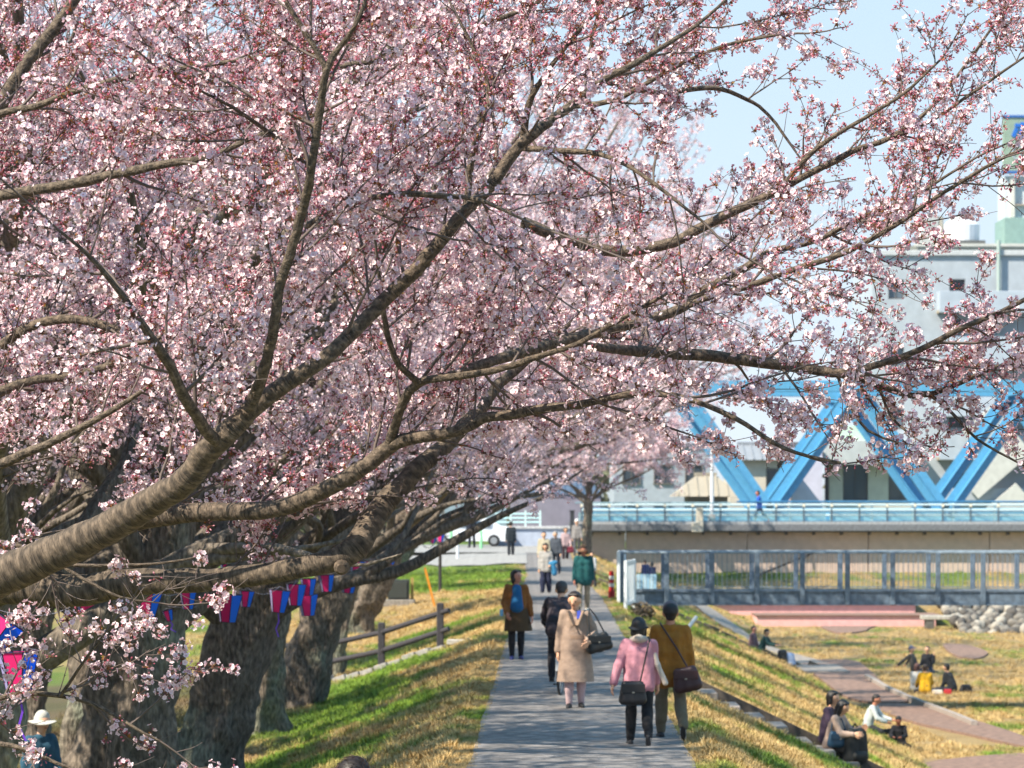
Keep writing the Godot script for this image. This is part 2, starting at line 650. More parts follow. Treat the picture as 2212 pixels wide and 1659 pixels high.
func plain_paving():
	var pave := worn("937769", 0.35, 0.95)
	var outlines := [
		[[1720, 1428], [1850, 1428], [1878, 1450], [1905, 1478], [1985, 1522], [1840, 1520], [1772, 1470]],
		[[1868, 1524], [1990, 1524], [2090, 1555], [2230, 1600], [2230, 1622], [2100, 1592], [1960, 1562]],
		[[2030, 1392], [2095, 1396], [2140, 1412], [2112, 1428], [2060, 1420]],
		[[1752, 1340], [2000, 1338], [1960, 1350], [1880, 1356], [1870, 1366], [1812, 1372], [1775, 1358]],
		[[1990, 1652], [2120, 1638], [2240, 1630], [2240, 1680], [1960, 1680]],
	]
	for o in outlines:
		var pts := PackedVector2Array()
		for q in o:
			var w := on_plain(q[0], q[1])
			pts.append(Vector2(w.x, w.z))
		# round the outline off a little
		for pass_ in 2:
			var r := PackedVector2Array()
			for i in pts.size():
				var a := pts[i]
				var b := pts[(i + 1) % pts.size()]
				r.append(a.lerp(b, 0.2))
				r.append(a.lerp(b, 0.8))
			pts = r
		var tri := Geometry2D.triangulate_polygon(pts)
		var s := Shape.new()
		for i in range(0, tri.size(), 3):
			var a := pts[tri[i]]
			var b := pts[tri[i + 1]]
			var e := pts[tri[i + 2]]
			s.tri(Vector3(a.x, -3.13, a.y), Vector3(b.x, -3.13, b.y), Vector3(e.x, -3.13, e.y))
		for i in pts.size():
			var a := pts[i]
			var b := pts[(i + 1) % pts.size()]
			s.quad(Vector3(a.x, -3.13, a.y), Vector3(b.x, -3.13, b.y), Vector3(b.x, -3.3, b.y), Vector3(a.x, -3.3, a.y))
		setting("paving", s.mesh(), pave)
	# kerb along the winding path and the low wall steps of the far terrace
	var k := Shape.new()
	var line := [[1872, 1468], [1912, 1492], [1960, 1514], [2010, 1534], [2060, 1553], [2105, 1572]]
	for i in line.size() - 1:
		k.beam(on_plain(line[i][0], line[i][1]) + Vector3(0, 0.08, 0), on_plain(line[i + 1][0], line[i + 1][1]) + Vector3(0, 0.08, 0), 0.16, 0.2)
	setting("kerb", k.mesh(), worn("b0a59c"))
	var t := Shape.new()
	t.box(Vector3(16.0, -2.95, -156.6), Vector3(8.6, 0.62, 3.0), Basis.IDENTITY, 0.03)
	t.box(Vector3(14.2, -2.62, -159.8), Vector3(11.0, 0.96, 3.2), Basis.IDENTITY, 0.03)
	setting("terrace", t.mesh(), paint("e6b3b0", 0.3))
	var tt := Shape.new()
	tt.box(Vector3(16.1, -2.62, -156.5), Vector3(8.9, 0.05, 3.0))
	tt.box(Vector3(14.3, -2.11, -159.7), Vector3(11.3, 0.07, 3.4))
	setting("terrace_top", tt.mesh(), paint("8a6f63", 0.3))
	# concrete strip that slants down the embankment, and a landing at its foot
	var st := Shape.new()
	var prev := []
	for i in 28:
		var d := 160.0 - i * 1.55
		var xx := lerpf(6.2, 10.6, i / 27.0)
		var row := [Vector3(xx, ground(xx, d) + 0.06, -d), Vector3(xx + 1.5, ground(xx + 1.5, d) + 0.06, -d)]
		if prev:
			st.quad(prev[0], row[0], row[1], prev[1])
			st.quad(prev[1], row[1], row[1] + Vector3(0.1, -0.4, 0), prev[1] + Vector3(0.1, -0.4, 0))
		prev = row
	st.box(Vector3(10.9, -3.2, -116.0), Vector3(1.9, 0.2, 5.0))
	setting("ramp", st.mesh(), worn("a39a92", 0.4))
	# stone courses: the flight of steps down the bank, each tread a block
	var steps := Node3D.new()
	steps.name = numbered("bank_steps")
	add_child(steps)
	tag(steps, "flight of pale stone steps running down the right bank beside the handrail", "steps")
	var block := one_box(Vector3(0.42, 0.34, 1.15), 0.015)
	var block2 := one_box(Vector3(0.40, 0.34, 1.18), 0.02)
	var stone1 := worn("9c948f", 0.8)
	var stone2 := worn("8a8480", 0.8)
	for i in 16:
		var xx := 2.75 + i * 0.385
		var q := part("tread", block if i % 2 else block2, stone1 if (i * 7) % 3 else stone2, steps)
		q.position = Vector3(xx, ground(xx, 53.5) - 0.11 + 0.02 * sin(i * 2.3), -53.2 + 0.02 * sin(i * 1.7))
	var side := Shape.new()
	side.beam(Vector3(2.6, ground(2.6, 53.9) + 0.02, -53.93), Vector3(9.2, ground(9.2, 53.9) + 0.02, -53.93), 0.16, 0.34)
	part("side_wall", side.mesh(), worn("5f564e"), steps)
	# a second line of stones further up the path
	var rim := Node3D.new()
	rim.name = numbered("bank_edging")
	add_child(rim)
	tag(rim, "dark line of edging stones across the right bank, above the couple in green", "edging")
	var kb := one_box(Vector3(0.62, 0.22, 0.3), 0.02)
	for i in 13:
		var xx := 3.4 + i * 0.64
		var q := part("stone", kb, worn("6f655a"), rim)
		q.position = Vector3(xx, ground(xx, 118.0) + 0.04, -118.0)
		q.rotation_degrees.z = -22.0

func tuft(seed_: int, h: float, blades: int) -> ArrayMesh:
	var r := RandomNumberGenerator.new()
	r.seed = seed_
	var s := Shape.new()
	for i in blades:
		var a := r.randf() * TAU
		var o := Vector3(r.randf_range(-0.07, 0.07), 0, r.randf_range(-0.07, 0.07))
		var out := Vector3(cos(a), 0, sin(a))
		var sd := Vector3(-sin(a), 0, cos(a)) * r.randf_range(0.003, 0.006)
		var hh := h * r.randf_range(0.5, 1.0)
		var m1 := o + out * hh * 0.22 + Vector3(0, hh * 0.6, 0)
		var m2 := o + out * hh * r.randf_range(0.4, 0.9) + Vector3(0, hh * r.randf_range(0.75, 1.0), 0)
		s.tint = Color.WHITE * r.randf_range(0.75, 1.15)
		s.tint.a = 1.0
		s.quad(o - sd, o + sd, m1 + sd, m1 - sd)
		s.tri(m1 - sd, m1 + sd, m2)
	for i in s.n.size():
		s.n[i] = (s.n[i] * (1.0 if s.n[i].y >= 0.0 else -1.0) + Vector3.UP * 1.2).normalized()
	return s.mesh()

func grass():
	var gm := StandardMaterial3D.new()
	gm.vertex_color_use_as_albedo = true
	gm.roughness = 0.9
	gm.backlight_enabled = true
	gm.backlight = Color(0.25, 0.25, 0.1)
	for kind in 3:
		var where: Array[Transform3D] = []
		var tint := PackedColorArray()
		var r := RandomNumberGenerator.new()
		r.seed = 90 + kind
		for i in 60000:
			# denser close by: distance drawn so that the spacing in the picture stays even
			var d := 1.0 / lerpf(1.0 / 30.0, 1.0 / 172.0, r.randf())
			var x := 0.0
			if r.randf() < 0.42:
				x = path_l(d) - pow(r.randf(), 1.3) * lerpf(7.0, 12.0, clampf(d / 150.0, 0, 1)) + 0.05
			else:
				x = path_r(d) + pow(r.randf(), 0.9) * minf(0.172 * d - path_r(d), 26.0) - 0.04
			if x * F / d < -1150.0 or x * F / d > 1180.0:
				continue
			var y := ground(x, d)
			if d > 138.0 and x < 3.3:
				continue
			if y < -3.05 and nz.get_noise_2d(x * 2.0, d) < -0.3:
				continue
			var g := greenness(x, d)
			var big := 0.72 + 0.0035 * d
			var sc := big * r.randf_range(0.6, 1.25) * (0.8 if x > 2.0 else 0.75)
			if absf(x - path_l(d)) < 0.25 or absf(x - path_r(d)) < 0.25:
				sc *= 0.5
			var b := Basis(Vector3.UP, r.randf() * TAU).scaled(Vector3(sc, sc * r.randf_range(0.7, 1.2), sc))
			if on_paving(x, d):
				continue
			where.append(Transform3D(b, Vector3(x, y - 0.02, -d)))
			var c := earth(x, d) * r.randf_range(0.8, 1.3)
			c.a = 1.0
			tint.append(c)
		var mm := MultiMesh.new()
		mm.transform_format = MultiMesh.TRANSFORM_3D
		mm.use_colors = true
		mm.mesh = tuft(kind + 5, 0.14 + 0.03 * kind, 12)
		mm.instance_count = where.size()
		for i in where.size():
			mm.set_instance_transform(i, where[i])
			mm.set_instance_color(i, tint[i])
		var o := MultiMeshInstance3D.new()
		o.name = numbered("grass")
		o.multimesh = mm
		o.material_override = gm
		add_child(o)
		o.set_meta("kind", "stuff")
		tag(o, ["short grass over both banks of the path, green and straw coloured", "longer grass over both banks and the riverside plain", "rough tufts of grass over the banks and the plain"][kind], "grass")

func on_paving(x: float, d: float) -> bool:
	if ground(x, d) > -3.0:
		# the slanting concrete strip
		var i := (160.0 - d) / 1.55 / 27.0
		var xx := lerpf(6.2, 10.6, i)
		return (d > 117.0 and d < 161.0 and x > xx - 0.1 and x < xx + 1.6) or (d > 52.4 and d < 54.1 and x < 9.3 and x > 2.4)
	var px := 1106.0 + x * F / d
	var py := 1080.0 + (EYE + 3.2) * F / d
	if py > 1426 and py < 1524 and px > 1716 + (py - 1426) * 1.15 and px < 1852 + (py - 1426) * 1.2:
		return true
	if py > 1520 and py < 1612 and px > 1865 + (py - 1522) * 2.3 and px < 1990 + (py - 1522) * 3.2:
		return true
	if py > 1336 and py < 1370 and px > 1750 + (py - 1336) and px < 1990 - (py - 1336) * 4.0:
		return true
	if py > 1392 and py < 1426 and px > 2030 + (py - 1392) and px < 2092 + (py - 1392) * 2.0:
		return true
	if py > 1640 and px > 1990:
		return true
	return d > 154.5 and d < 161.8 and x > 8.5 and x < 20.6

# ---------------------------------------------------------------- cherry trees
var bark: StandardMaterial3D
var old_bark: StandardMaterial3D
var twig_mat: StandardMaterial3D
var petal_mat: StandardMaterial3D
var flower_mesh := []
var bud_mesh := []
var lo_flower := []

func bark_texture() -> ImageTexture:
	var im := Image.create(256, 512, false, Image.FORMAT_RGB8)
	var a := FastNoiseLite.new()
	a.seed = 77
	a.frequency = 0.02
	a.fractal_octaves = 4
	for y in 512:
		for x in 256:
			var th := TAU * x / 256.0
			var px := cos(th) * 40.0
			var py := sin(th) * 40.0
			# cherry bark: rings and lenticels run round the limb
			var rings := a.get_noise_3d(px * 0.35, py * 0.35, y * 2.6)
			var blot := a.get_noise_3d(px * 1.2 + 300.0, py * 1.2, y * 0.7)
			var fine := a.get_noise_3d(px * 2.0, py * 2.0 + 500.0, y * 7.0)
			var l := 0.74 + 0.17 * rings + 0.42 * blot + 0.2 * fine
			if a.get_noise_3d(px * 0.8, py * 0.8 + 900.0, y * 6.0) > 0.40:
				l *= 0.62
			l = clampf(l, 0.12, 1.0)
			im.set_pixel(x, y, Color(l, l * 0.93, l * 0.84))
	return ImageTexture.create_from_image(im)

func tree_materials():
	bark = StandardMaterial3D.new()
	bark.vertex_color_use_as_albedo = true
	bark.albedo_texture = bark_texture()
	bark.roughness = 0.9
	bark.heightmap_enabled = true
	bark.heightmap_texture = bark.albedo_texture
	bark.heightmap_scale = 1.1
	old_bark = StandardMaterial3D.new()
	old_bark.vertex_color_use_as_albedo = true
	old_bark.albedo_texture = grey_noise(0.02, 0.25, 1.0, 5, 512, 55)
	old_bark.uv1_triplanar = true
	old_bark.uv1_scale = Vector3(1.6, 0.55, 1.6)
	old_bark.roughness = 0.95
	old_bark.heightmap_enabled = true
	old_bark.heightmap_texture = old_bark.albedo_texture
	old_bark.heightmap_scale = 5.0
	twig_mat = StandardMaterial3D.new()
	twig_mat.vertex_color_use_as_albedo = true
	twig_mat.roughness = 0.75
	petal_mat = StandardMaterial3D.new()
	petal_mat.vertex_color_use_as_albedo = true
	petal_mat.roughness = 0.75
	petal_mat.backlight_enabled = true
	petal_mat.backlight = Color(0.80, 0.68, 0.71)
	for i in 3:
		flower_mesh.append(flower_cluster(i + 1, 9 + i * 2, 2 + i, true))
		bud_mesh.append(flower_cluster(i + 20, 0 if i < 2 else 1, 6 + i, true))
		lo_flower.append(flower_cluster(i + 40, 9, 1, false))

func unit(r: RandomNumberGenerator) -> Vector3:
	var z := r.randf_range(-1, 1)
	var a := r.randf() * TAU
	var q := sqrt(1.0 - z * z)
	return Vector3(q * cos(a), z, q * sin(a))

func flower_cluster(seed_: int, flowers: int, buds: int, fine: bool) -> ArrayMesh:
	var r := RandomNumberGenerator.new()
	r.seed = seed_ * 31
	var s := Shape.new()
	for i in flowers:
		var dir := (unit(r) + Vector3(0, 0.25, 0)).normalized()
		var mid := dir * (r.randf_range(0.024, 0.052) if flowers > 6 else r.randf_range(0.022, 0.036))
		if fine:
			s.tint = Color(0.20, 0.09, 0.05)
			s.thin(PackedVector3Array([Vector3.ZERO, mid]), 0.0012, 0.0012)
		var face := (dir + unit(r) * 0.5).normalized()
		var u := face.cross(Vector3(0.31, 0.7, 0.6)).normalized()
		var w := face.cross(u)
		var rad := r.randf_range(0.0150, 0.0178)
		var hue := r.randf()
		var white := Color(0.96, 0.88, 0.90).lerp(Color(0.94, 0.76, 0.81), hue * 0.45)
		var cup := r.randf_range(0.25, 0.6)
		for k in 5:
			var a := TAU * k / 5.0 + hue
			var out := u * cos(a) + w * sin(a)
			var sd := (w * cos(a) - u * sin(a)) * rad * 0.52
			var tip := mid + out * rad + face * rad * cup
			var belly := mid + out * rad * 0.62 + face * rad * cup * 0.45
			s.tint = white * r.randf_range(0.92, 1.04)
			s.quad(mid, belly + sd, tip, belly - sd)
		if fine:
			s.tint = Color(0.62, 0.22, 0.25)
			for k in 3:
				var a := TAU * k / 3.0
				var o := (u * cos(a) + w * sin(a)) * rad * 0.22
				s.tri(mid + o + face * 0.003, mid - o.rotated(face, 1.0) + face * 0.003, mid + face * 0.009 + o * 1.4)
	for i in buds:
		var dir := (unit(r) + Vector3(0, 0.35, 0)).normalized()
		var ln := r.randf_range(0.016, 0.034)
		var p := dir * ln
		s.tint = Color(0.26, 0.09, 0.05)
		s.thin(PackedVector3Array([Vector3.ZERO, p]), 0.0014, 0.0012)
		var u := dir.cross(Vector3(0.31, 0.7, 0.6)).normalized()
		var w := dir.cross(u)
		var br := r.randf_range(0.0042, 0.0058)
		var bl := r.randf_range(0.013, 0.017)
		var pink := Color(0.56, 0.11, 0.19).lerp(Color(0.84, 0.46, 0.53), r.randf())
		var sides := 4
		for k in sides:
			var a := TAU * k / sides
			var b := TAU * (k + 1) / sides
			var e1 := u * cos(a) + w * sin(a)
			var e2 := u * cos(b) + w * sin(b)
			s.tint = pink
			s.quad(p + e1 * br * 0.5, p + dir * bl * 0.55 + e1 * br, p + dir * bl * 0.55 + e2 * br, p + e2 * br * 0.5)
			s.tri(p + dir * bl * 0.55 + e1 * br, p + dir * bl, p + dir * bl * 0.55 + e2 * br)
		s.tint = Color(0.30, 0.05, 0.06)
		for k in 2:
			var a := PI * k
			var e1 := (u * cos(a) + w * sin(a)) * br
			s.tri(p - dir * 0.002, p + dir * bl * 0.35 + e1 * 1.2, p + dir * bl * 0.3 - e1.rotated(dir, 1.2))
	if fine:
		for i in 3:      # bud scales and first leaves, brownish
			var dir := unit(r)
			var q := dir.cross(Vector3.UP).normalized() * 0.005
			s.tint = Color(0.36, 0.15, 0.035) if i else Color(0.24, 0.17, 0.03)
			s.quad(Vector3.ZERO, dir * 0.009 + q, dir * 0.02, dir * 0.009 - q)
	return s.mesh()

class Boughs:
	var twigs := Shape.new()
	var spots := []          # clusters: [position, outward direction, scale]
	var r := RandomNumberGenerator.new()
	var fine := true
	var gap := 0.062         # between clusters along a twig
	var big := 1.0
	var keep: Callable
	var behind := 0.0         # share of branchlets that grow on the far side of the limb
	var low_spray := false

	func cluster_line(p: PackedVector3Array, from: float):
		var total := 0.0
		for i in range(1, p.size()):
			total += p[i - 1].distance_to(p[i])
		var pos := total * from + r.randf() * gap
		var run := 0.0
		for i in range(1, p.size()):
			var l := p[i - 1].distance_to(p[i])
			var t := (p[i] - p[i - 1]) / maxf(l, 1e-5)
			while pos < run + l:
				var side := t.cross(Vector3(r.randf_range(-1, 1), r.randf_range(-1, 1), r.randf_range(-1, 1))).normalized()
				var dir := (side + t * 0.4 + Vector3(0, 0.15, 0)).normalized()
				var w := p[i - 1] + t * (pos - run)
				if fine:
					var q := w + dir * r.randf_range(0.008, 0.03)
					if r.randf() < 0.5:
						twigs.thin(PackedVector3Array([w, q]), 0.0022, 0.0016)
					w = q
				spots.append([w, dir, big * r.randf_range(0.8, 1.2)])
				pos += gap * r.randf_range(0.5, 1.5)
			run += l
		spots.append([p[p.size() - 1], (p[p.size() - 1] - p[p.size() - 2]).normalized(), big])

	func wander(p0: Vector3, dir: Vector3, length: float, n: int, jitter: float, up: float) -> PackedVector3Array:
		var p := PackedVector3Array([p0])
		var d := dir
		for i in n:
			d = (d + Vector3(r.randf_range(-1, 1), r.randf_range(-1, 1), r.randf_range(-1, 1)) * jitter + Vector3(0, up, 0)).normalized()
			p.append(p[p.size() - 1] + d * length / n)
		return p

	func spray(along: PackedVector3Array, radii: PackedFloat32Array, spacing: float, lo: float, hi: float, twig_gap: float, start := 0.0):
		# branchlets off a limb, with twigs on them and blossom along both
		var total := 0.0
		for i in range(1, along.size()):
			total += along[i - 1].distance_to(along[i])
		var pos := spacing * r.randf() + total * start
		var run := 0.0
		for i in range(1, along.size()):
			var l := along[i - 1].distance_to(along[i])
			var t := (along[i] - along[i - 1]) / maxf(l, 1e-5)
			while pos < run + l:
				var side := t.cross(Vector3(r.randf_range(-1, 1), r.randf_range(-1, 1), r.randf_range(-1, 1))).normalized()
				if r.randf() < behind:
					side = (Vector3(side.x, side.y, -absf(side.z) - 0.35)).normalized()
				var dir := (t * r.randf_range(0.35, 1.0) + side * 0.8 + Vector3(0, r.randf_range(-0.05, 0.4), 0)).normalized()
				branchlet(along[i - 1] + t * (pos - run), dir, r.randf_range(lo, hi), minf(radii[i] * 0.55, r.randf_range(0.007, 0.013)), twig_gap)
				pos += spacing * r.randf_range(0.5, 1.5)
			run += l
		branchlet(along[along.size() - 1], (along[along.size() - 1] - along[along.size() - 2]).normalized(), hi * 0.7, minf(radii[radii.size() - 1], 0.009), twig_gap)

	func branchlet(p0: Vector3, dir: Vector3, length: float, rad: float, twig_gap: float):
		var n := 7 if fine else 4
		var p := wander(p0, dir, length, n, 0.16, 0.02)
		if keep and not keep.call(p[n]):
			return
		if fine:
			var rr := PackedFloat32Array()
			for i in n + 1:
				rr.append(lerpf(rad, 0.0028, float(i) / n))
			twigs.tube(p, rr, 4)
		else:
			twigs.thin(p, rad, 0.004)
		cluster_line(p, 0.3)
		var pos := length * 0.12
		while pos < length:
			var i := clampi(int(pos / length * n), 0, n - 1)
			var t := (p[i + 1] - p[i]).normalized()
			var side := t.cross(Vector3(r.randf_range(-1, 1), r.randf_range(-1, 1), r.randf_range(-1, 1))).normalized()
			var d2 := (t * 0.75 + side * 0.8 + Vector3(0, 0.2, 0)).normalized()
			var l2 := r.randf_range(0.14, 0.46) * (1.15 - 0.5 * pos / length) * (1.0 if fine else 1.4)
			var q := wander(p[i].lerp(p[i + 1], r.randf()), d2, l2, 4 if fine else 2, 0.17, 0.03)
			twigs.thin(q, 0.0036 if fine else 0.005, 0.0018 if fine else 0.003)
			cluster_line(q, 0.15)
			pos += twig_gap * r.randf_range(0.5, 1.5)

func curve(pts: Array, step: float) -> Array:      # [[Vector3, radius], ...] -> smooth points and radii
	var p := PackedVector3Array()
	var rr := PackedFloat32Array()
	for i in pts.size() - 1:
		var a: Vector3 = pts[maxi(i - 1, 0)][0]
		var b: Vector3 = pts[i][0]
		var c: Vector3 = pts[i + 1][0]
		var d: Vector3 = pts[mini(i + 2, pts.size() - 1)][0]
		var n := maxi(1, int(b.distance_to(c) / step))
		for k in n:
			p.append(b.cubic_interpolate(c, a, d, float(k) / n))
			rr.append(lerpf(pts[i][1], pts[i + 1][1], float(k) / n))
	p.append(pts[pts.size() - 1][0])
	rr.append(pts[pts.size() - 1][1])
	return [p, rr]

var thick := {}          # where the bare stretches of the thick limbs lie: no blossom grows right before them
func note_limb(p: PackedVector3Array, rr: PackedFloat32Array):
	for i in p.size():
		if rr[i] > 0.026:
			var q := Vector2(p[i].x, p[i].y - EYE) / -p[i].z * 100.0
			for a in range(-1, 2):
				for b in range(-1, 2):
					var c := Vector2i(int(floor(q.x * 2.0)) + a, int(floor(q.y * 2.0)) + b)
					if not thick.has(c):
						thick[c] = []
					thick[c].append([q, rr[i] / -p[i].z * 100.0, p[i].z])

func hidden_limb(p: Vector3) -> bool:
	var q := Vector2(p.x, p.y - EYE) / -p.z * 100.0
	var c := Vector2i(int(floor(q.x * 2.0)), int(floor(q.y * 2.0)))
	for e in thick.get(c, []):
		if p.z > e[2] and q.distance_to(e[0]) < e[1] + 0.14:
			return true
	return false

func blossom(tree: Node3D, t: Boughs, fine: bool, open_low: float, open_high: float, y_low: float, y_high: float):
	var sets := [[], [], [], [], [], []]
	var r := t.r
	for s in t.spots:
		var p: Vector3 = s[0]
		var o := lerpf(open_low, open_high, clampf((p.y - y_low) / (y_high - y_low), 0.0, 1.0)) + 0.30 * nz.get_noise_3d(p.x * 1.2, p.y * 1.2, p.z * 1.2) - (0.14 * smoothstep(1.0, 2.4, p.x) if fine else 0.0)
		var k := r.randi() % 3
		if fine and hidden_limb(p) and r.randf() < 0.85:
			continue
		if r.randf() < o:
			if r.randf() < (0.42 if fine else 0.62):
				sets[k].append(s)
		else:
			sets[3 + k].append(s)
	for k in 6:
		if sets[k].is_empty():
			continue
		var mm := MultiMesh.new()
		mm.transform_format = MultiMesh.TRANSFORM_3D
		mm.use_colors = true
		mm.mesh = (flower_mesh[k] if fine else lo_flower[k]) if k < 3 else bud_mesh[k - 3]
		mm.instance_count = sets[k].size()
		for i in sets[k].size():
			var s = sets[k][i]
			var y: Vector3 = s[1]
			var x := y.cross(unit(r)).normalized()
			var b := Basis(x, y, x.cross(y)).scaled(Vector3.ONE * s[2] * (1.0 if k < 3 else 1.1))
			mm.set_instance_transform(i, Transform3D(b, s[0]))
			var q := r.randf_range(0.86, 1.0)
			mm.set_instance_color(i, Color(q, q * r.randf_range(0.95, 1.0), q))
		var o := MultiMeshInstance3D.new()
		o.name = "blossoms" if k < 3 else "buds"
		o.multimesh = mm
		o.material_override = petal_mat
		tree.add_child(o, true)
		o.set_meta("kind", "stuff")

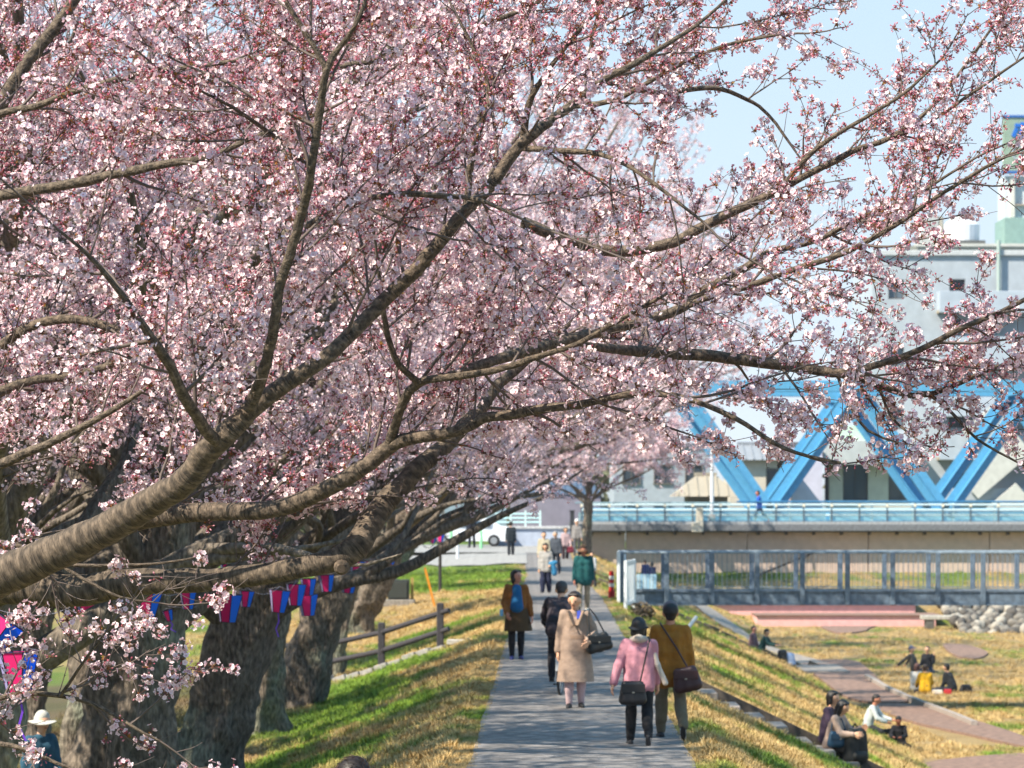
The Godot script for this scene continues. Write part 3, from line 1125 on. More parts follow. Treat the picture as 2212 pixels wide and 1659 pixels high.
const LIMBS := [
	# [spray spacing, from, longest spray, [x, y, distance, radius in picture units] ...]
	[0.30, 0.45, 1.25, [-430, 1560, 20.8, 74], [-260, 1400, 20.6, 60], [-110, 1300, 20.3, 50], [0, 1264, 20.0, 44], [150, 1274, 19.8, 36], [330, 1256, 19.6, 28], [450, 1252, 19.5, 25], [560, 1240, 19.4, 24], [650, 1228, 19.3, 23], [720, 1208, 19.3, 25], [768, 1182, 19.3, 30], [800, 1130, 19.4, 27], [832, 1088, 19.5, 25], [880, 1035, 19.6, 22], [925, 992, 19.7, 20], [970, 952, 19.9, 18], [1030, 890, 20.2, 15], [1080, 830, 20.5, 12], [1150, 770, 20.8, 8], [1230, 700, 21.1, 5]],
	[0.17, 0.30, 1.25, [-430, 1500, 20.6, 66], [-220, 1340, 20.3, 52], [0, 1240, 20.0, 40], [150, 1190, 19.8, 32], [270, 1132, 19.6, 26], [380, 1108, 19.4, 22], [480, 1107, 19.3, 20], [580, 1100, 19.2, 20], [660, 1078, 19.1, 19], [740, 1035, 19.0, 18], [800, 998, 19.0, 17], [840, 966, 19.0, 16], [900, 945, 18.9, 14], [1000, 928, 18.8, 12], [1040, 905, 18.8, 11.5], [1100, 895, 18.7, 11], [1200, 880, 18.6, 10], [1280, 868, 18.5, 8.5], [1380, 850, 18.4, 7.5], [1480, 860, 18.3, 6.5], [1590, 905, 18.2, 5.5], [1695, 969, 18.1, 4.5], [1816, 1000, 18.0, 3]],
	[0.15, 0.05, 1.25, [840, 966, 19.0, 13], [856, 915, 18.9, 11], [872, 868, 18.8, 10], [905, 826, 18.7, 9.5], [960, 815, 18.6, 9], [1070, 800, 18.5, 8], [1150, 775, 18.4, 7], [1250, 742, 18.3, 6], [1340, 690, 18.2, 5], [1430, 640, 18.1, 3.5]],
	[0.16, 0.1, 1.25, [905, 826, 18.7, 8], [860, 785, 18.6, 7], [838, 725, 18.5, 6.5], [825, 650, 18.4, 5], [815, 560, 18.3, 3.5]],
	[0.20, 0.35, 1.25, [-420, 1480, 18.0, 60], [-180, 1330, 17.9, 50], [60, 1220, 17.7, 42], [230, 1140, 17.5, 36], [330, 1082, 17.3, 32], [400, 1040, 17.1, 29], [440, 985, 17.0, 28], [482, 944, 16.9, 27], [520, 905, 16.9, 23], [560, 868, 16.9, 21], [640, 815, 16.9, 18], [690, 780, 16.9, 17], [760, 720, 17.0, 16], [830, 650, 17.1, 16], [900, 580, 17.1, 15.5], [960, 510, 17.1, 15], [1010, 450, 17.1, 14], [1060, 400, 17.1, 13.5], [1110, 330, 17.1, 13], [1150, 290, 17.1, 12], [1230, 230, 17.2, 10.5], [1300, 175, 17.3, 9], [1350, 150, 17.3, 8], [1420, 108, 17.4, 6], [1510, 50, 17.5, 4], [1600, -30, 17.6, 3]],
	[0.16, 0.15, 1.25, [470, 958, 16.9, 15], [430, 910, 16.7, 13], [395, 850, 16.5, 12.5], [370, 790, 16.4, 12], [340, 750, 16.3, 11], [310, 706, 16.2, 9], [265, 640, 16.1, 7], [200, 560, 16.0, 5], [130, 500, 15.9, 3]],
	[0.16, 0.1, 1.25, [540, 885, 16.8, 15], [560, 830, 16.7, 14], [577, 775, 16.6, 13], [592, 700, 16.5, 12.5], [610, 600, 16.4, 12], [640, 500, 16.3, 11.5], [662, 425, 16.2, 11], [671, 370, 16.1, 10.5], [690, 250, 16.0, 9.5], [706, 150, 15.9, 8.5], [735, 100, 15.9, 6.5], [768, 55, 15.8, 5], [800, -30, 15.8, 4]],
	[0.16, 0.1, 1.25, [706, 150, 15.9, 7], [675, 95, 15.9, 6], [640, 40, 15.9, 5.5], [600, -30, 15.9, 4.5]],
	[0.15, 0.15, 1.25, [671, 370, 17.1, 6.5], [640, 335, 17.0, 6], [600, 300, 16.9, 5.5], [555, 268, 16.8, 5], [500, 230, 16.7, 4], [420, 190, 16.6, 3]],
	[0.15, 0.1, 1.25, [663, 490, 17.2, 8], [740, 445, 16.9, 7.5], [850, 420, 16.7, 7], [960, 424, 16.6, 6.5], [1030, 430, 16.5, 5], [1120, 470, 16.4, 3]],
	[0.15, 0.1, 1.25, [1010, 440, 18.1, 8], [1018, 340, 18.0, 7.5], [1040, 270, 17.9, 6], [1058, 200, 17.9, 5], [1030, 120, 17.9, 4], [990, 40, 17.9, 3]],
	[0.15, 0.1, 1.25, [1130, 310, 18.1, 9], [1140, 230, 18.0, 7.5], [1175, 165, 17.9, 6], [1230, 90, 17.8, 5], [1300, 10, 17.7, 4], [1340, -60, 17.7, 3]],
	[0.15, 0.1, 1.25, [1130, 320, 18.1, 7], [1200, 325, 17.8, 6], [1280, 330, 17.6, 5.5], [1350, 355, 17.4, 5], [1430, 410, 17.2, 4.5], [1520, 480, 17.1, 3]],
	[0.15, 0.15, 1.25, [-330, 560, 20.0, 22], [-100, 450, 19.6, 15], [0, 422, 19.4, 12], [100, 408, 19.2, 11], [230, 380, 19.0, 10], [350, 356, 18.8, 9], [450, 340, 18.7, 7], [560, 292, 18.6, 5], [700, 240, 18.5, 3.5]],
	[0.15, 0.15, 1.25, [-330, 470, 19.9, 14], [-80, 290, 19.5, 9], [0, 246, 19.3, 8], [80, 230, 19.2, 7.5], [150, 200, 19.1, 7], [300, 160, 19.0, 6], [450, 140, 18.9, 5], [620, 110, 18.8, 4], [760, 60, 18.8, 3]],
	[0.16, 0.2, 1.25, [-260, 620, 21.0, 24], [-60, 360, 21.0, 18], [0, 230, 21.0, 15], [62, 130, 21.0, 14], [140, 32, 21.0, 13], [190, -60, 21.0, 11]],
	[0.16, 0.2, 1.25, [-330, 1000, 20.4, 20], [-100, 840, 20.0, 14], [40, 720, 19.8, 11], [150, 690, 19.6, 10], [280, 720, 19.5, 9], [370, 745, 19.4, 7], [500, 760, 19.3, 4]],
	[0.16, 0.2, 1.25, [-330, 1080, 20.0, 20], [-100, 900, 19.7, 14], [40, 830, 19.5, 10], [160, 810, 19.4, 9], [260, 780, 19.2, 7], [360, 720, 19.1, 4]],
	[0.16, 0.2, 1.25, [-300, 1150, 19.6, 18], [-60, 1030, 19.3, 12], [100, 960, 19.1, 9], [220, 900, 18.9, 7], [330, 830, 18.8, 4]],
	# the limbs that reach out to the right
	[0.16, 0.2, 0.95, [960, 815, 18.6, 9], [1130, 760, 19.4, 13], [1280, 720, 20.0, 13], [1400, 690, 20.3, 12], [1480, 661, 20.4, 11], [1508, 637, 20.4, 10.5], [1556, 606, 20.4, 10], [1608, 578, 20.4, 8.5], [1667, 543, 20.4, 7], [1764, 519, 20.4, 6.5], [1850, 474, 20.4, 5.5], [1971, 425, 20.4, 4], [2060, 370, 20.4, 3]],
	[0.17, 0.1, 0.95, [1490, 658, 20.3, 8], [1540, 640, 20.1, 7.5], [1608, 620, 20.0, 7.5], [1729, 578, 19.8, 7], [1823, 547, 19.7, 6.5], [1937, 484, 19.6, 5.5], [2040, 415, 19.5, 4.5], [2144, 353, 19.4, 4], [2215, 318, 19.4, 3]],
	[0.18, 0.3, 0.7, [1130, 480, 20.6, 13], [1300, 540, 20.8, 13], [1430, 530, 20.8, 12], [1520, 490, 20.8, 11], [1591, 453, 20.8, 10], [1660, 422, 20.8, 9], [1729, 384, 20.8, 8], [1798, 349, 20.8, 7.5], [1843, 325, 20.8, 7], [1899, 308, 20.8, 6], [1954, 277, 20.8, 5], [2023, 221, 20.8, 4], [2092, 131, 20.8, 3.2], [2144, 59, 20.8, 2.6], [2182, 14, 20.8, 2]],
	[0.18, 0.1, 0.5, [1690, 405, 20.8, 6], [1764, 320, 20.6, 5.5], [1868, 255, 20.5, 4.5], [1954, 200, 20.4, 3.5], [2030, 130, 20.4, 2.5]],
	[0.18, 0.1, 0.5, [1899, 308, 20.8, 5], [2006, 263, 20.6, 4.5], [2110, 194, 20.5, 3.5], [2215, 121, 20.4, 2.5]],
	[0.17, 0.2, 0.95, [1250, 742, 18.3, 6], [1330, 755, 18.8, 11], [1430, 762, 19.2, 13], [1520, 766, 19.3, 13], [1600, 776, 19.3, 12.5], [1695, 789, 19.3, 12], [1798, 806, 19.3, 11], [1840, 803, 19.2, 9], [1902, 786, 19.2, 8], [1989, 755, 19.1, 7], [2075, 710, 19.0, 6.5], [2144, 682, 19.0, 6], [2225, 640, 19.0, 5]],
	[0.17, 0.1, 0.95, [1798, 806, 19.3, 9], [1850, 815, 19.4, 8], [1902, 834, 19.5, 7.5], [1971, 855, 19.6, 7], [2013, 851, 19.6, 6], [2075, 827, 19.6, 5], [2144, 796, 19.6, 4.5], [2225, 776, 19.6, 3.5]],
	[0.22, 0.3, 0.95, [2013, 856, 19.6, 4.5], [2058, 893, 19.5, 4], [2110, 948, 19.4, 3.2], [2200, 1000, 19.3, 2.4]],
	[0.30, 0.4, 0.5, [1810, 812, 19.4, 4], [1832, 870, 19.3, 3.5], [1875, 930, 19.2, 3], [1935, 955, 19.2, 2]],
	[0.30, 0.4, 0.5, [1900, 836, 19.5, 3.5], [1925, 900, 19.4, 3], [1975, 945, 19.3, 2]],
	[0.18, 0.2, 1.25, [700, 150, 20.8, 7], [860, 120, 20.8, 7], [1000, 70, 20.8, 6], [1150, 10, 20.8, 5], [1260, -50, 20.8, 4]],
	[0.18, 0.2, 0.6, [1230, 230, 20.1, 7], [1330, 215, 19.8, 6], [1450, 150, 19.6, 5], [1560, 100, 19.5, 4], [1680, 75, 19.4, 3]],
	[0.18, 0.2, 0.6, [1300, 175, 20.2, 6], [1420, 200, 20.6, 6], [1540, 190, 20.8, 5.5], [1640, 230, 21.0, 4], [1700, 300, 21.0, 3]],
	# the low sprays at the near left corner
	[0.161, 0.0, 1.25, [-120, 1540, 18.6, 8], [0, 1508, 18.4, 6], [69, 1498, 18.3, 5.5], [173, 1512, 18.2, 5], [242, 1542, 18.1, 4.5], [304, 1580, 18.0, 3.5], [345, 1600, 18.0, 2.5]],
	[0.161, 0.0, 1.25, [130, 1505, 18.2, 4], [180, 1430, 18.0, 3.2], [225, 1370, 17.9, 2.4]],
	[0.161, 0.0, 1.25, [-120, 1590, 18.2, 8], [0, 1606, 18.0, 6], [70, 1624, 17.9, 5], [140, 1656, 17.8, 4], [260, 1690, 17.8, 3]],
	[0.162, 0.1, 1.25, [-200, 1180, 19.0, 9], [-40, 1200, 18.6, 6], [90, 1215, 18.4, 5], [200, 1222, 18.3, 4], [330, 1218, 18.2, 3], [420, 1205, 18.1, 2]],
	[0.162, 0.1, 1.25, [-60, 1160, 18.8, 6], [60, 1185, 18.5, 5], [180, 1250, 18.3, 4], [260, 1290, 18.2, 3], [320, 1300, 18.2, 2]],
]

func near_tree():
	tree_materials()
	var root := thing("cherry_tree", "nearest cherry tree, long limbs full of blossom and red buds reaching over the path", "tree", Vector3.ZERO, 0.0, "cherry trees along the path")
	var t := Boughs.new()
	t.r.seed = 2024
	t.behind = 0.88
	t.gap = 0.08
	t.twigs.tint = Color(0.115, 0.088, 0.076)
	t.keep = func(p: Vector3) -> bool:
		var px := 1106.0 + p.x * F / -p.z
		var py := 1080.0 - (p.y - EYE) * F / -p.z
		if not t.low_spray and px < 640.0 and py > 1085.0 - maxf(0.0, 300.0 - px) * 0.1:
			return t.r.randf() < 0.2
		if px > 480.0 and px < 1500.0:
			return py < 1060.0 + 60.0 * t.r.randf()
		if px > 1500.0:
			return py < 1075.0
		return true
	# trunk
	var s := Shape.new()
	s.tint = Color(0.21, 0.185, 0.165)
	var tr := curve([[Vector3(-4.75, -1.7, -21.2), 0.62], [Vector3(-4.78, -1.0, -21.2), 0.46], [Vector3(-4.72, 0.0, -21.1), 0.40], [Vector3(-4.62, 1.0, -20.9), 0.40], [Vector3(-4.4, 2.0, -20.6), 0.30], [Vector3(-4.2, 3.4, -20.3), 0.22], [Vector3(-4.0, 5.2, -20.1), 0.13], [Vector3(-3.8, 7.0, -20.1), 0.06]], 0.12)
	s.tube(tr[0], tr[1], 28, nz, 0.25)
	part("trunk", s.mesh(), bark, root)
	for l in LIMBS:
		var pts := []
		for i in range(3, l.size()):
			var q = l[i]
			pts.append([at(q[0], q[1], q[2]), q[3] * q[2] / F])
		var cv := curve(pts, 0.06)
		var p: PackedVector3Array = cv[0]
		for i in range(1, p.size()):
			var w := minf(cv[1][i] * 0.35, 0.012)
			p[i] += Vector3(nf.get_noise_2d(p[i].x * 0.5, p[i].y), nf.get_noise_2d(p[i].y, p[i].z + 9.0) , 0) * w
		var b := Shape.new()
		var g := rng.randf_range(0.9, 1.15)
		b.tint = Color(0.205, 0.183, 0.168) * g
		b.tint.a = 1.0
		b.tube(p, cv[1], 14 if cv[1][0] > 0.04 else 8, nf, 0.13 if cv[1][0] > 0.03 else 0.08, false, 2.6, 1.0)
		part("branch", b.mesh(), bark, root)
		note_limb(p, cv[1])
		t.low_spray = l[0] in [0.161, 0.162]
		t.gap = 0.12 if t.low_spray else 0.058
		t.spray(p, cv[1], l[0] * ((4.0 if l[0] == 0.162 else 1.5) if t.low_spray else (1.0 if l[2] > 0.6 else 1.7)), 0.3 * l[2] + 0.04, l[2] * (0.45 if t.low_spray else 1.0), 0.10, l[1])
	# the pruning scars on the lowest limb
	var knob := Shape.new()
	knob.tint = Color(0.22, 0.195, 0.17)
	var k0 := at(738, 1224, 19.25)
	knob.tube(PackedVector3Array([k0, k0 + Vector3(0.0, -0.01, 0.05), k0 + Vector3(0, -0.012, 0.066)]), PackedFloat32Array([0.05, 0.04, 0.026]), 12, nf, 0.1, true)
	part("knot", knob.mesh(), bark, root)
	part("twigs", t.twigs.mesh(), twig_mat, root, "stuff")
	blossom(root, t, true, 0.95, 0.42, 3.4, 6.4)

func row_tree(label: String, x: float, d: float, girth: float, height: float, seed_: int, detail: float, lean: float, reach_right := 5.5):
	var gy := ground(x, d) - 0.15
	var root := thing("cherry_tree", label, "tree", Vector3(x, gy, -d), 0.0, "cherry trees along the path")
	var t := Boughs.new()
	t.r.seed = seed_
	t.fine = false
	t.big = 0.95 + 0.010 * (d - 25.0)
	t.gap = 0.078 * t.big / detail
	t.twigs.tint = Color(0.10, 0.075, 0.06)
	var r := t.r
	t.keep = func(p: Vector3) -> bool:
		var wy := p.y + gy
		if d > 84.0:
			return wy > 2.55 + 0.5 * r.randf()
		return r.randf() < smoothstep(2.7, 5.0, wy)
	var s := Shape.new()
	var fork := r.randf_range(2.3, 2.8)
	var tr := curve([[Vector3(0, -0.1, 0), girth * 0.82], [Vector3(0.02, 0.22, 0), girth * 0.6], [Vector3(lean * 0.15, 0.8, 0), girth * 0.5], [Vector3(lean * 0.5, fork, 0), girth * 0.52], [Vector3(lean * 0.8, fork + 0.7, 0.1), girth * 0.34], [Vector3(lean * 1.0, fork + 2.0, 0.1), girth * 0.2], [Vector3(lean * 1.2, height * 0.8, 0), 0.05]], 0.1)
	var sides := 30
	s.tint = Color(0.36, 0.29, 0.225)
	s.tube(tr[0], tr[1], sides, null)
	# fluted, lumpy old trunk with grey-green lichen
	for i in s.v.size():
		var p := s.v[i]
		var k := clampf(1.0 - p.y / (fork + 1.0), 0.0, 1.0)
		var an := atan2(s.n[i].z, s.n[i].x)
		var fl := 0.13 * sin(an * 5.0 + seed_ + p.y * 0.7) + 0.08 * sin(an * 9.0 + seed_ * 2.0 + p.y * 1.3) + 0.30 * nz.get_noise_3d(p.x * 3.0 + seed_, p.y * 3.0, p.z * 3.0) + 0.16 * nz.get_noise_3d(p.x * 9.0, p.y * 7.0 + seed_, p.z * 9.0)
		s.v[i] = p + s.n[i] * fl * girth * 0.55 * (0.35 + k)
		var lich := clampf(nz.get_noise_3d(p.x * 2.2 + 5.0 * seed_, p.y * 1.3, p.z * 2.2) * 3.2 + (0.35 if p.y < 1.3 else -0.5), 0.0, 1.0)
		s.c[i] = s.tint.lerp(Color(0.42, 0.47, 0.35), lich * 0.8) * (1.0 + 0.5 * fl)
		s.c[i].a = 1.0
	smooth_normals(s, sides)
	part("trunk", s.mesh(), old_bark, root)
	var n := 22
	for k in n:
		var an := TAU * k / n + r.randf_range(-0.3, 0.3)
		var out := Vector3(cos(an), 0, sin(an) * 0.7)
		var right := out.x > 0.1
		var len_ := (reach_right if right else 4.2) * r.randf_range(0.75, 1.1)
		var low := k % 4 == 0
		var start := fork + (r.randf_range(-0.35, 0.3) if low else r.randf_range(0.2, 1.6) + (r.randf_range(0.6, 2.4) if k % 2 else 0.0))
		var p0 := Vector3(lean * 0.5 * start / fork, start, 0)
		var pts := [[p0, girth * (0.19 if low else 0.15)]]
		var rise := r.randf_range(0.6, 0.9) if low else r.randf_range(0.6, 1.35)
		var q := p0
		var dir := (out + Vector3(0, rise + 0.25, 0)).normalized()
		for i in 6:
			dir = (dir + Vector3(r.randf_range(-1, 1), r.randf_range(-1, 1) * 0.7, r.randf_range(-1, 1)) * 0.22 + out * 0.1 + Vector3(0, -0.03 if low else 0.04, 0)).normalized()
			if q.y + dir.y * len_ / 6.0 < start + 0.55 * Vector2(q.x - p0.x, q.z - p0.z).length():
				dir = Vector3(dir.x, maxf(dir.y, 0.52), dir.z).normalized()
			q += dir * len_ / 6.0
			pts.append([q, girth * (0.19 if low else 0.15) * pow(1.0 - (i + 1) / 6.6, 0.9)])
		var cv := curve(pts, 0.25)
		var b := Shape.new()
		b.tint = Color(0.34, 0.285, 0.23)
		b.tube(cv[0], cv[1], 9, nz, 0.3, false, 2.0, 1.0)
		part("branch", b.mesh(), old_bark, root)
		t.spray(cv[0], cv[1], 0.26 / detail, 0.7, 1.8, 0.20 / detail, 0.45 if low else 0.2)
		# two forks on every limb
		for j in 2:
			var i0 := int(cv[0].size() * r.randf_range(0.3, 0.6))
			var d2 := (dir + Vector3(r.randf_range(-1, 1), r.randf_range(-0.2, 0.9), r.randf_range(-1, 1)) * 0.8).normalized()
			var w := t.wander(cv[0][i0], d2, len_ * r.randf_range(0.4, 0.6), 6, 0.2, 0.03)
			var rr := PackedFloat32Array()
			for i in 7:
				rr.append(cv[1][i0] * 0.7 * (1.0 - i / 6.6))
			var fb := Shape.new()
			fb.tint = b.tint
			fb.tube(w, rr, 6)
			part("branch", fb.mesh(), old_bark, root)
			t.spray(w, rr, 0.26 / detail, 0.6, 1.6, 0.20 / detail, 0.1)
	part("twigs", t.twigs.mesh(), twig_mat, root, "stuff")
	blossom(root, t, false, 0.97, 0.78, 3.0, 10.0)
	return root

func smooth_normals(s: Shape, sides: int):
	for i in s.n.size():
		s.n[i] = Vector3.ZERO
	for i in range(0, s.ix.size(), 3):
		var a := s.ix[i]
		var b := s.ix[i + 1]
		var c := s.ix[i + 2]
		var nn := (s.v[c] - s.v[a]).cross(s.v[b] - s.v[a])
		s.n[a] += nn
		s.n[b] += nn
		s.n[c] += nn
	for i in range(0, s.n.size(), sides + 1):
		var q := s.n[i] + s.n[i + sides]
		s.n[i] = q
		s.n[i + sides] = q
	for i in s.n.size():
		s.n[i] = s.n[i].normalized()

func tree_row():
	row_tree("thick brown trunk at the left edge, second cherry tree of the row", -5.1, 29.0, 0.95, 8.6, 11, 1.0, 0.5)
	row_tree("gnarled old cherry tree behind the first pink and blue lanterns", -4.7, 37.0, 0.95, 9.2, 12, 1.0, 0.9)
	row_tree("leaning fluted cherry tree, third trunk from the left edge", -4.6, 47.5, 0.92, 9.5, 13, 1.0, 1.3)
	row_tree("cherry tree with grey-green lichen over the foot of its trunk", -4.7, 58.0, 0.95, 9.6, 14, 0.95, 0.5)
	row_tree("brown cherry tree just beyond the lichen-covered trunk", -4.4, 65.0, 0.85, 9.6, 15, 0.9, 1.6)
	row_tree("cherry tree whose trunk stands before the foot of the wooden rail fence", -4.55, 77.0, 0.85, 9.6, 16, 0.85, 1.0, 6.5)
	row_tree("grey cherry trunk standing behind the wooden rail fence", -4.5, 92.0, 0.95, 9.6, 17, 0.8, 1.8, 11.5)
	row_tree("blurred cherry tree past the dark cabinet", -4.6, 110.0, 0.9, 10.0, 18, 0.8, 2.2, 14.0)
	row_tree("farthest cherry tree, pale pink crown near the road", -5.0, 130.0, 0.9, 10.5, 19, 0.8, 2.4, 14.5)
	row_tree("pale cherry tree on the right of the path end, its trunk behind the walkers", 3.75, 164.0, 0.42, 8.2, 24, 0.9, 0.2, 6.5)
	row_tree("shaded second-row cherry tree behind the largest lanterns", -7.3, 33.5, 0.9, 9.0, 25, 0.6, 0.5)
	row_tree("shaded second-row cherry tree between the gnarled tree and the leaning one", -7.0, 41.5, 0.9, 9.0, 26, 0.6, 0.5)
	row_tree("second-row cherry tree behind the leaning fluted trunk", -6.8, 52.0, 0.9, 9.0, 27, 0.5, 0.5)
	row_tree("dark cherry tree in the second row, left of the path trees", -9.5, 44.0, 0.9, 11.0, 21, 1.0, 0.4)
	row_tree("second-row cherry tree glimpsed between the lantern trunks", -9.2, 60.0, 0.9, 11.5, 22, 0.9, 0.6)
	row_tree("second-row cherry tree farther down the bank", -9.4, 80.0, 0.9, 12.0, 23, 0.8, 0.6)

# ---------------------------------------------------------------- bridges, wall, buildings
func bridges():
	# footbridge
	var steel := worn("6d7f92", 0.5, 0.55)
	var pale := worn("93a4b3", 0.5, 0.55)
	var fb := thing("footbridge", "grey-blue steel footbridge with railings crossing the riverside lawn from the path", "footbridge", Vector3(3.1, 0.25, -93.3))
	var girder := Shape.new()
	for z in [0.0, -1.9]:
		girder.box(Vector3(11.0, -0.17, z), Vector3(22.0, 0.34, 0.16), Basis.IDENTITY, 0.01)
		girder.box(Vector3(11.0, -0.36, z), Vector3(22.0, 0.04, 0.26))
		girder.box(Vector3(11.0, 0.02, z), Vector3(22.0, 0.04, 0.24))
	part("girder", girder.mesh(), steel, fb)
	part("deck", one_box(Vector3(22.0, 0.1, 1.7), 0.0, Vector3(11.0, 0.0, -0.95)), worn("8d9095", 0.5), fb)
	var post := one_box(Vector3(0.14, 1.5, 0.12), 0.012, Vector3(0, 0.38, 0))
	var thinbar := Shape.new()
	for side in 2:
		var z := 0.11 - side * 2.12
		part("handrail", one_box(Vector3(22.0, 0.07, 0.09), 0.015, Vector3(11.0, 1.14, z)), pale, fb)
		for i in 17:
			var o := part("post", post, steel, fb)
			o.position = Vector3(0.05 + i * 1.3, 0, z)
		for i in 150:
			if i % 9 == 0:
				continue
			thinbar.box(Vector3(0.05 + i * 1.3 / 9.0, 0.6, z), Vector3(0.014, 1.05, 0.014))
		thinbar.box(Vector3(11.0, 0.09, z), Vector3(22.0, 0.03, 0.03))
	part("balusters", thinbar.mesh(), worn("7f8d9b", 0.5, 0.55), fb, "stuff")
	# white railing leaves where the footbridge meets the path
	for i in 2:
		var g := thing("entrance_railing", ["farther white railing leaf at the path end of the footbridge", "nearer white railing leaf at the path end of the footbridge"][i], "railing", Vector3([3.18, 3.22][i], [0.05, -0.1][i], [-94.0, -88.5][i]), [83.0, 81.0][i])
		var w := m("d9e1e6", 0.5)
		part("frame", one_beam(Vector3(-0.9, 1.32, 0), Vector3(0.9, 1.32, 0), 0.07, 0.07), w, g)
		part("frame", one_beam(Vector3(-0.9, 0.2, 0), Vector3(0.9, 0.2, 0), 0.07, 0.07), w, g)
		for k in 9:
			part("slat", one_box(Vector3(0.13, 1.08, 0.04), 0.0, Vector3(-0.84 + k * 0.21, 0.76, 0)), w, g)
		for k in 2:
			part("post", one_box(Vector3(0.09, 1.5, 0.09), 0.01, Vector3(-0.95 + k * 1.9, 0.62, 0)), w, g)
	var bd := thing("slatted_barrier", "pale blue slatted barrier at the start of the footbridge", "barrier", Vector3(3.62, 0.30, -93.0))
	for k in 6:
		part("slat", one_box(Vector3(0.085, 0.42, 0.03), 0.0, Vector3(k * 0.096, 0.26, 0)), m("8db4cf", 0.5) if k % 2 else m("a9c6d8", 0.5), bd)
	part("rail", one_box(Vector3(0.6, 0.04, 0.02), 0.0, Vector3(0.24, 0.40, -0.03)), m("8db4cf", 0.5), bd)
	for k in 2:
		part("leg", one_box(Vector3(0.04, 0.5, 0.04), 0.0, Vector3(0.0 + k * 0.48, 0.25, -0.06)), m("54606b", 0.5), bd)

	# the road bridge
	var br := thing("road_bridge", "road bridge of light blue steel trusses with a railed walkway above a beige wall", "bridge", Vector3(0, 1.63, 0))
	var x0 := 3.35
	var x1 := 62.0
	var mid := (x0 + x1) / 2.0
	part("deck", one_box(Vector3(x1 - x0, 0.42, 21.0), 0.0, Vector3(mid, -0.22, -181.0)), worn("6c7078", 0.5), br)
	part("edge_beam", one_box(Vector3(x1 - x0, 0.36, 0.5), 0.02, Vector3(mid, -0.18, -170.3)), worn("7b8088", 0.6), br)
	part("kerb", one_box(Vector3(x1 - x0, 0.14, 0.3), 0.0, Vector3(mid, 0.06, -170.35)), worn("b4b8bb", 0.6), br)
	var wallm := paint("cbb5a8", 0.22)
	for i in 8:
		var w := 6.4
		part("wall_panel", one_box(Vector3(w - 0.04, 3.6, 0.5), 0.02, Vector3(6.0 + w * (i + 0.5), -2.15, -171.2 - 0.004 * (i % 2))), wallm, br)
	part("wall_panel", one_box(Vector3(2.0, 3.6, 0.5), 0.02, Vector3(4.97, -2.15, -171.1)), paint("c4b3a6", 0.22), br)
	for i in 26:
		part("bracket", one_box(Vector3(0.16, 0.22, 0.35), 0.0, Vector3(4.2 + i * 1.46, -0.46, -170.55)), worn("5e5348", 0.5), br)
	var blue := paint("58a2cc", 0.35, 0.5)
	var rail := worn("3f86bd", 0.5, 0.5)
	part("handrail", one_box(Vector3(x1 - 13.0, 0.10, 0.12), 0.02, Vector3((x1 + 13.0) / 2.0 - 1.2, 1.18, -170.25)), rail, br)
	part("handrail", one_box(Vector3(8.2, 0.07, 0.1), 0.02, Vector3(7.4, 1.12, -170.25)), worn("8db3c4", 0.5, 0.5), br)
	var bars := Shape.new()
	var glassy := Shape.new()
	for i in 40:
		var x := x0 + 0.3 + i * 1.46
		part("post", one_box(Vector3(0.08, 1.05, 0.09), 0.0, Vector3(x, 0.6, -170.25)), worn("5a6b7c", 0.5, 0.5), br)
		part("post_cap", one_box(Vector3(0.11, 0.16, 0.11), 0.0, Vector3(x, 0.98, -170.18)), m("ddd9c8", 0.5), br)
		for k in range(1, 12):
			bars.box(Vector3(x + k * 1.46 / 12.0, 0.90, -170.25), Vector3(0.02, 0.50, 0.02))
		bars.box(Vector3(x + 0.73, 0.66, -170.25), Vector3(1.46, 0.05, 0.05))
		bars.box(Vector3(x + 0.73, 0.16, -170.25), Vector3(1.46, 0.05, 0.05))
		bars.beam(Vector3(x + 0.05, 0.62, -170.25), Vector3(x + 1.4, 0.18, -170.25), 0.03, 0.03)
	part("balusters", bars.mesh(), worn("6f93b0", 0.5, 0.5), br, "stuff")
	for i in 4:
		part("wind_panel", one_box(Vector3(13.0, 0.42, 0.02), 0.0, Vector3(10.0 + i * 13.2, 0.40, -170.34)), glass_panel(), br)
	# white pipe guard rail of the carriageway
	for k in 3:
		part("guard_rail", one_tube([Vector3(x0 + 0.4, 0.45 + k * 0.28, -174.2), Vector3(x1, 0.45 + k * 0.28, -174.2)], [0.06, 0.06], 8), m("cfe3e6", 0.35), br)
	for i in 24:
		part("rail_post", one_box(Vector3(0.1, 1.1, 0.1), 0.0, Vector3(x0 + 0.6 + i * 2.2, 0.55, -174.3)), m("c3d8dc", 0.4), br)
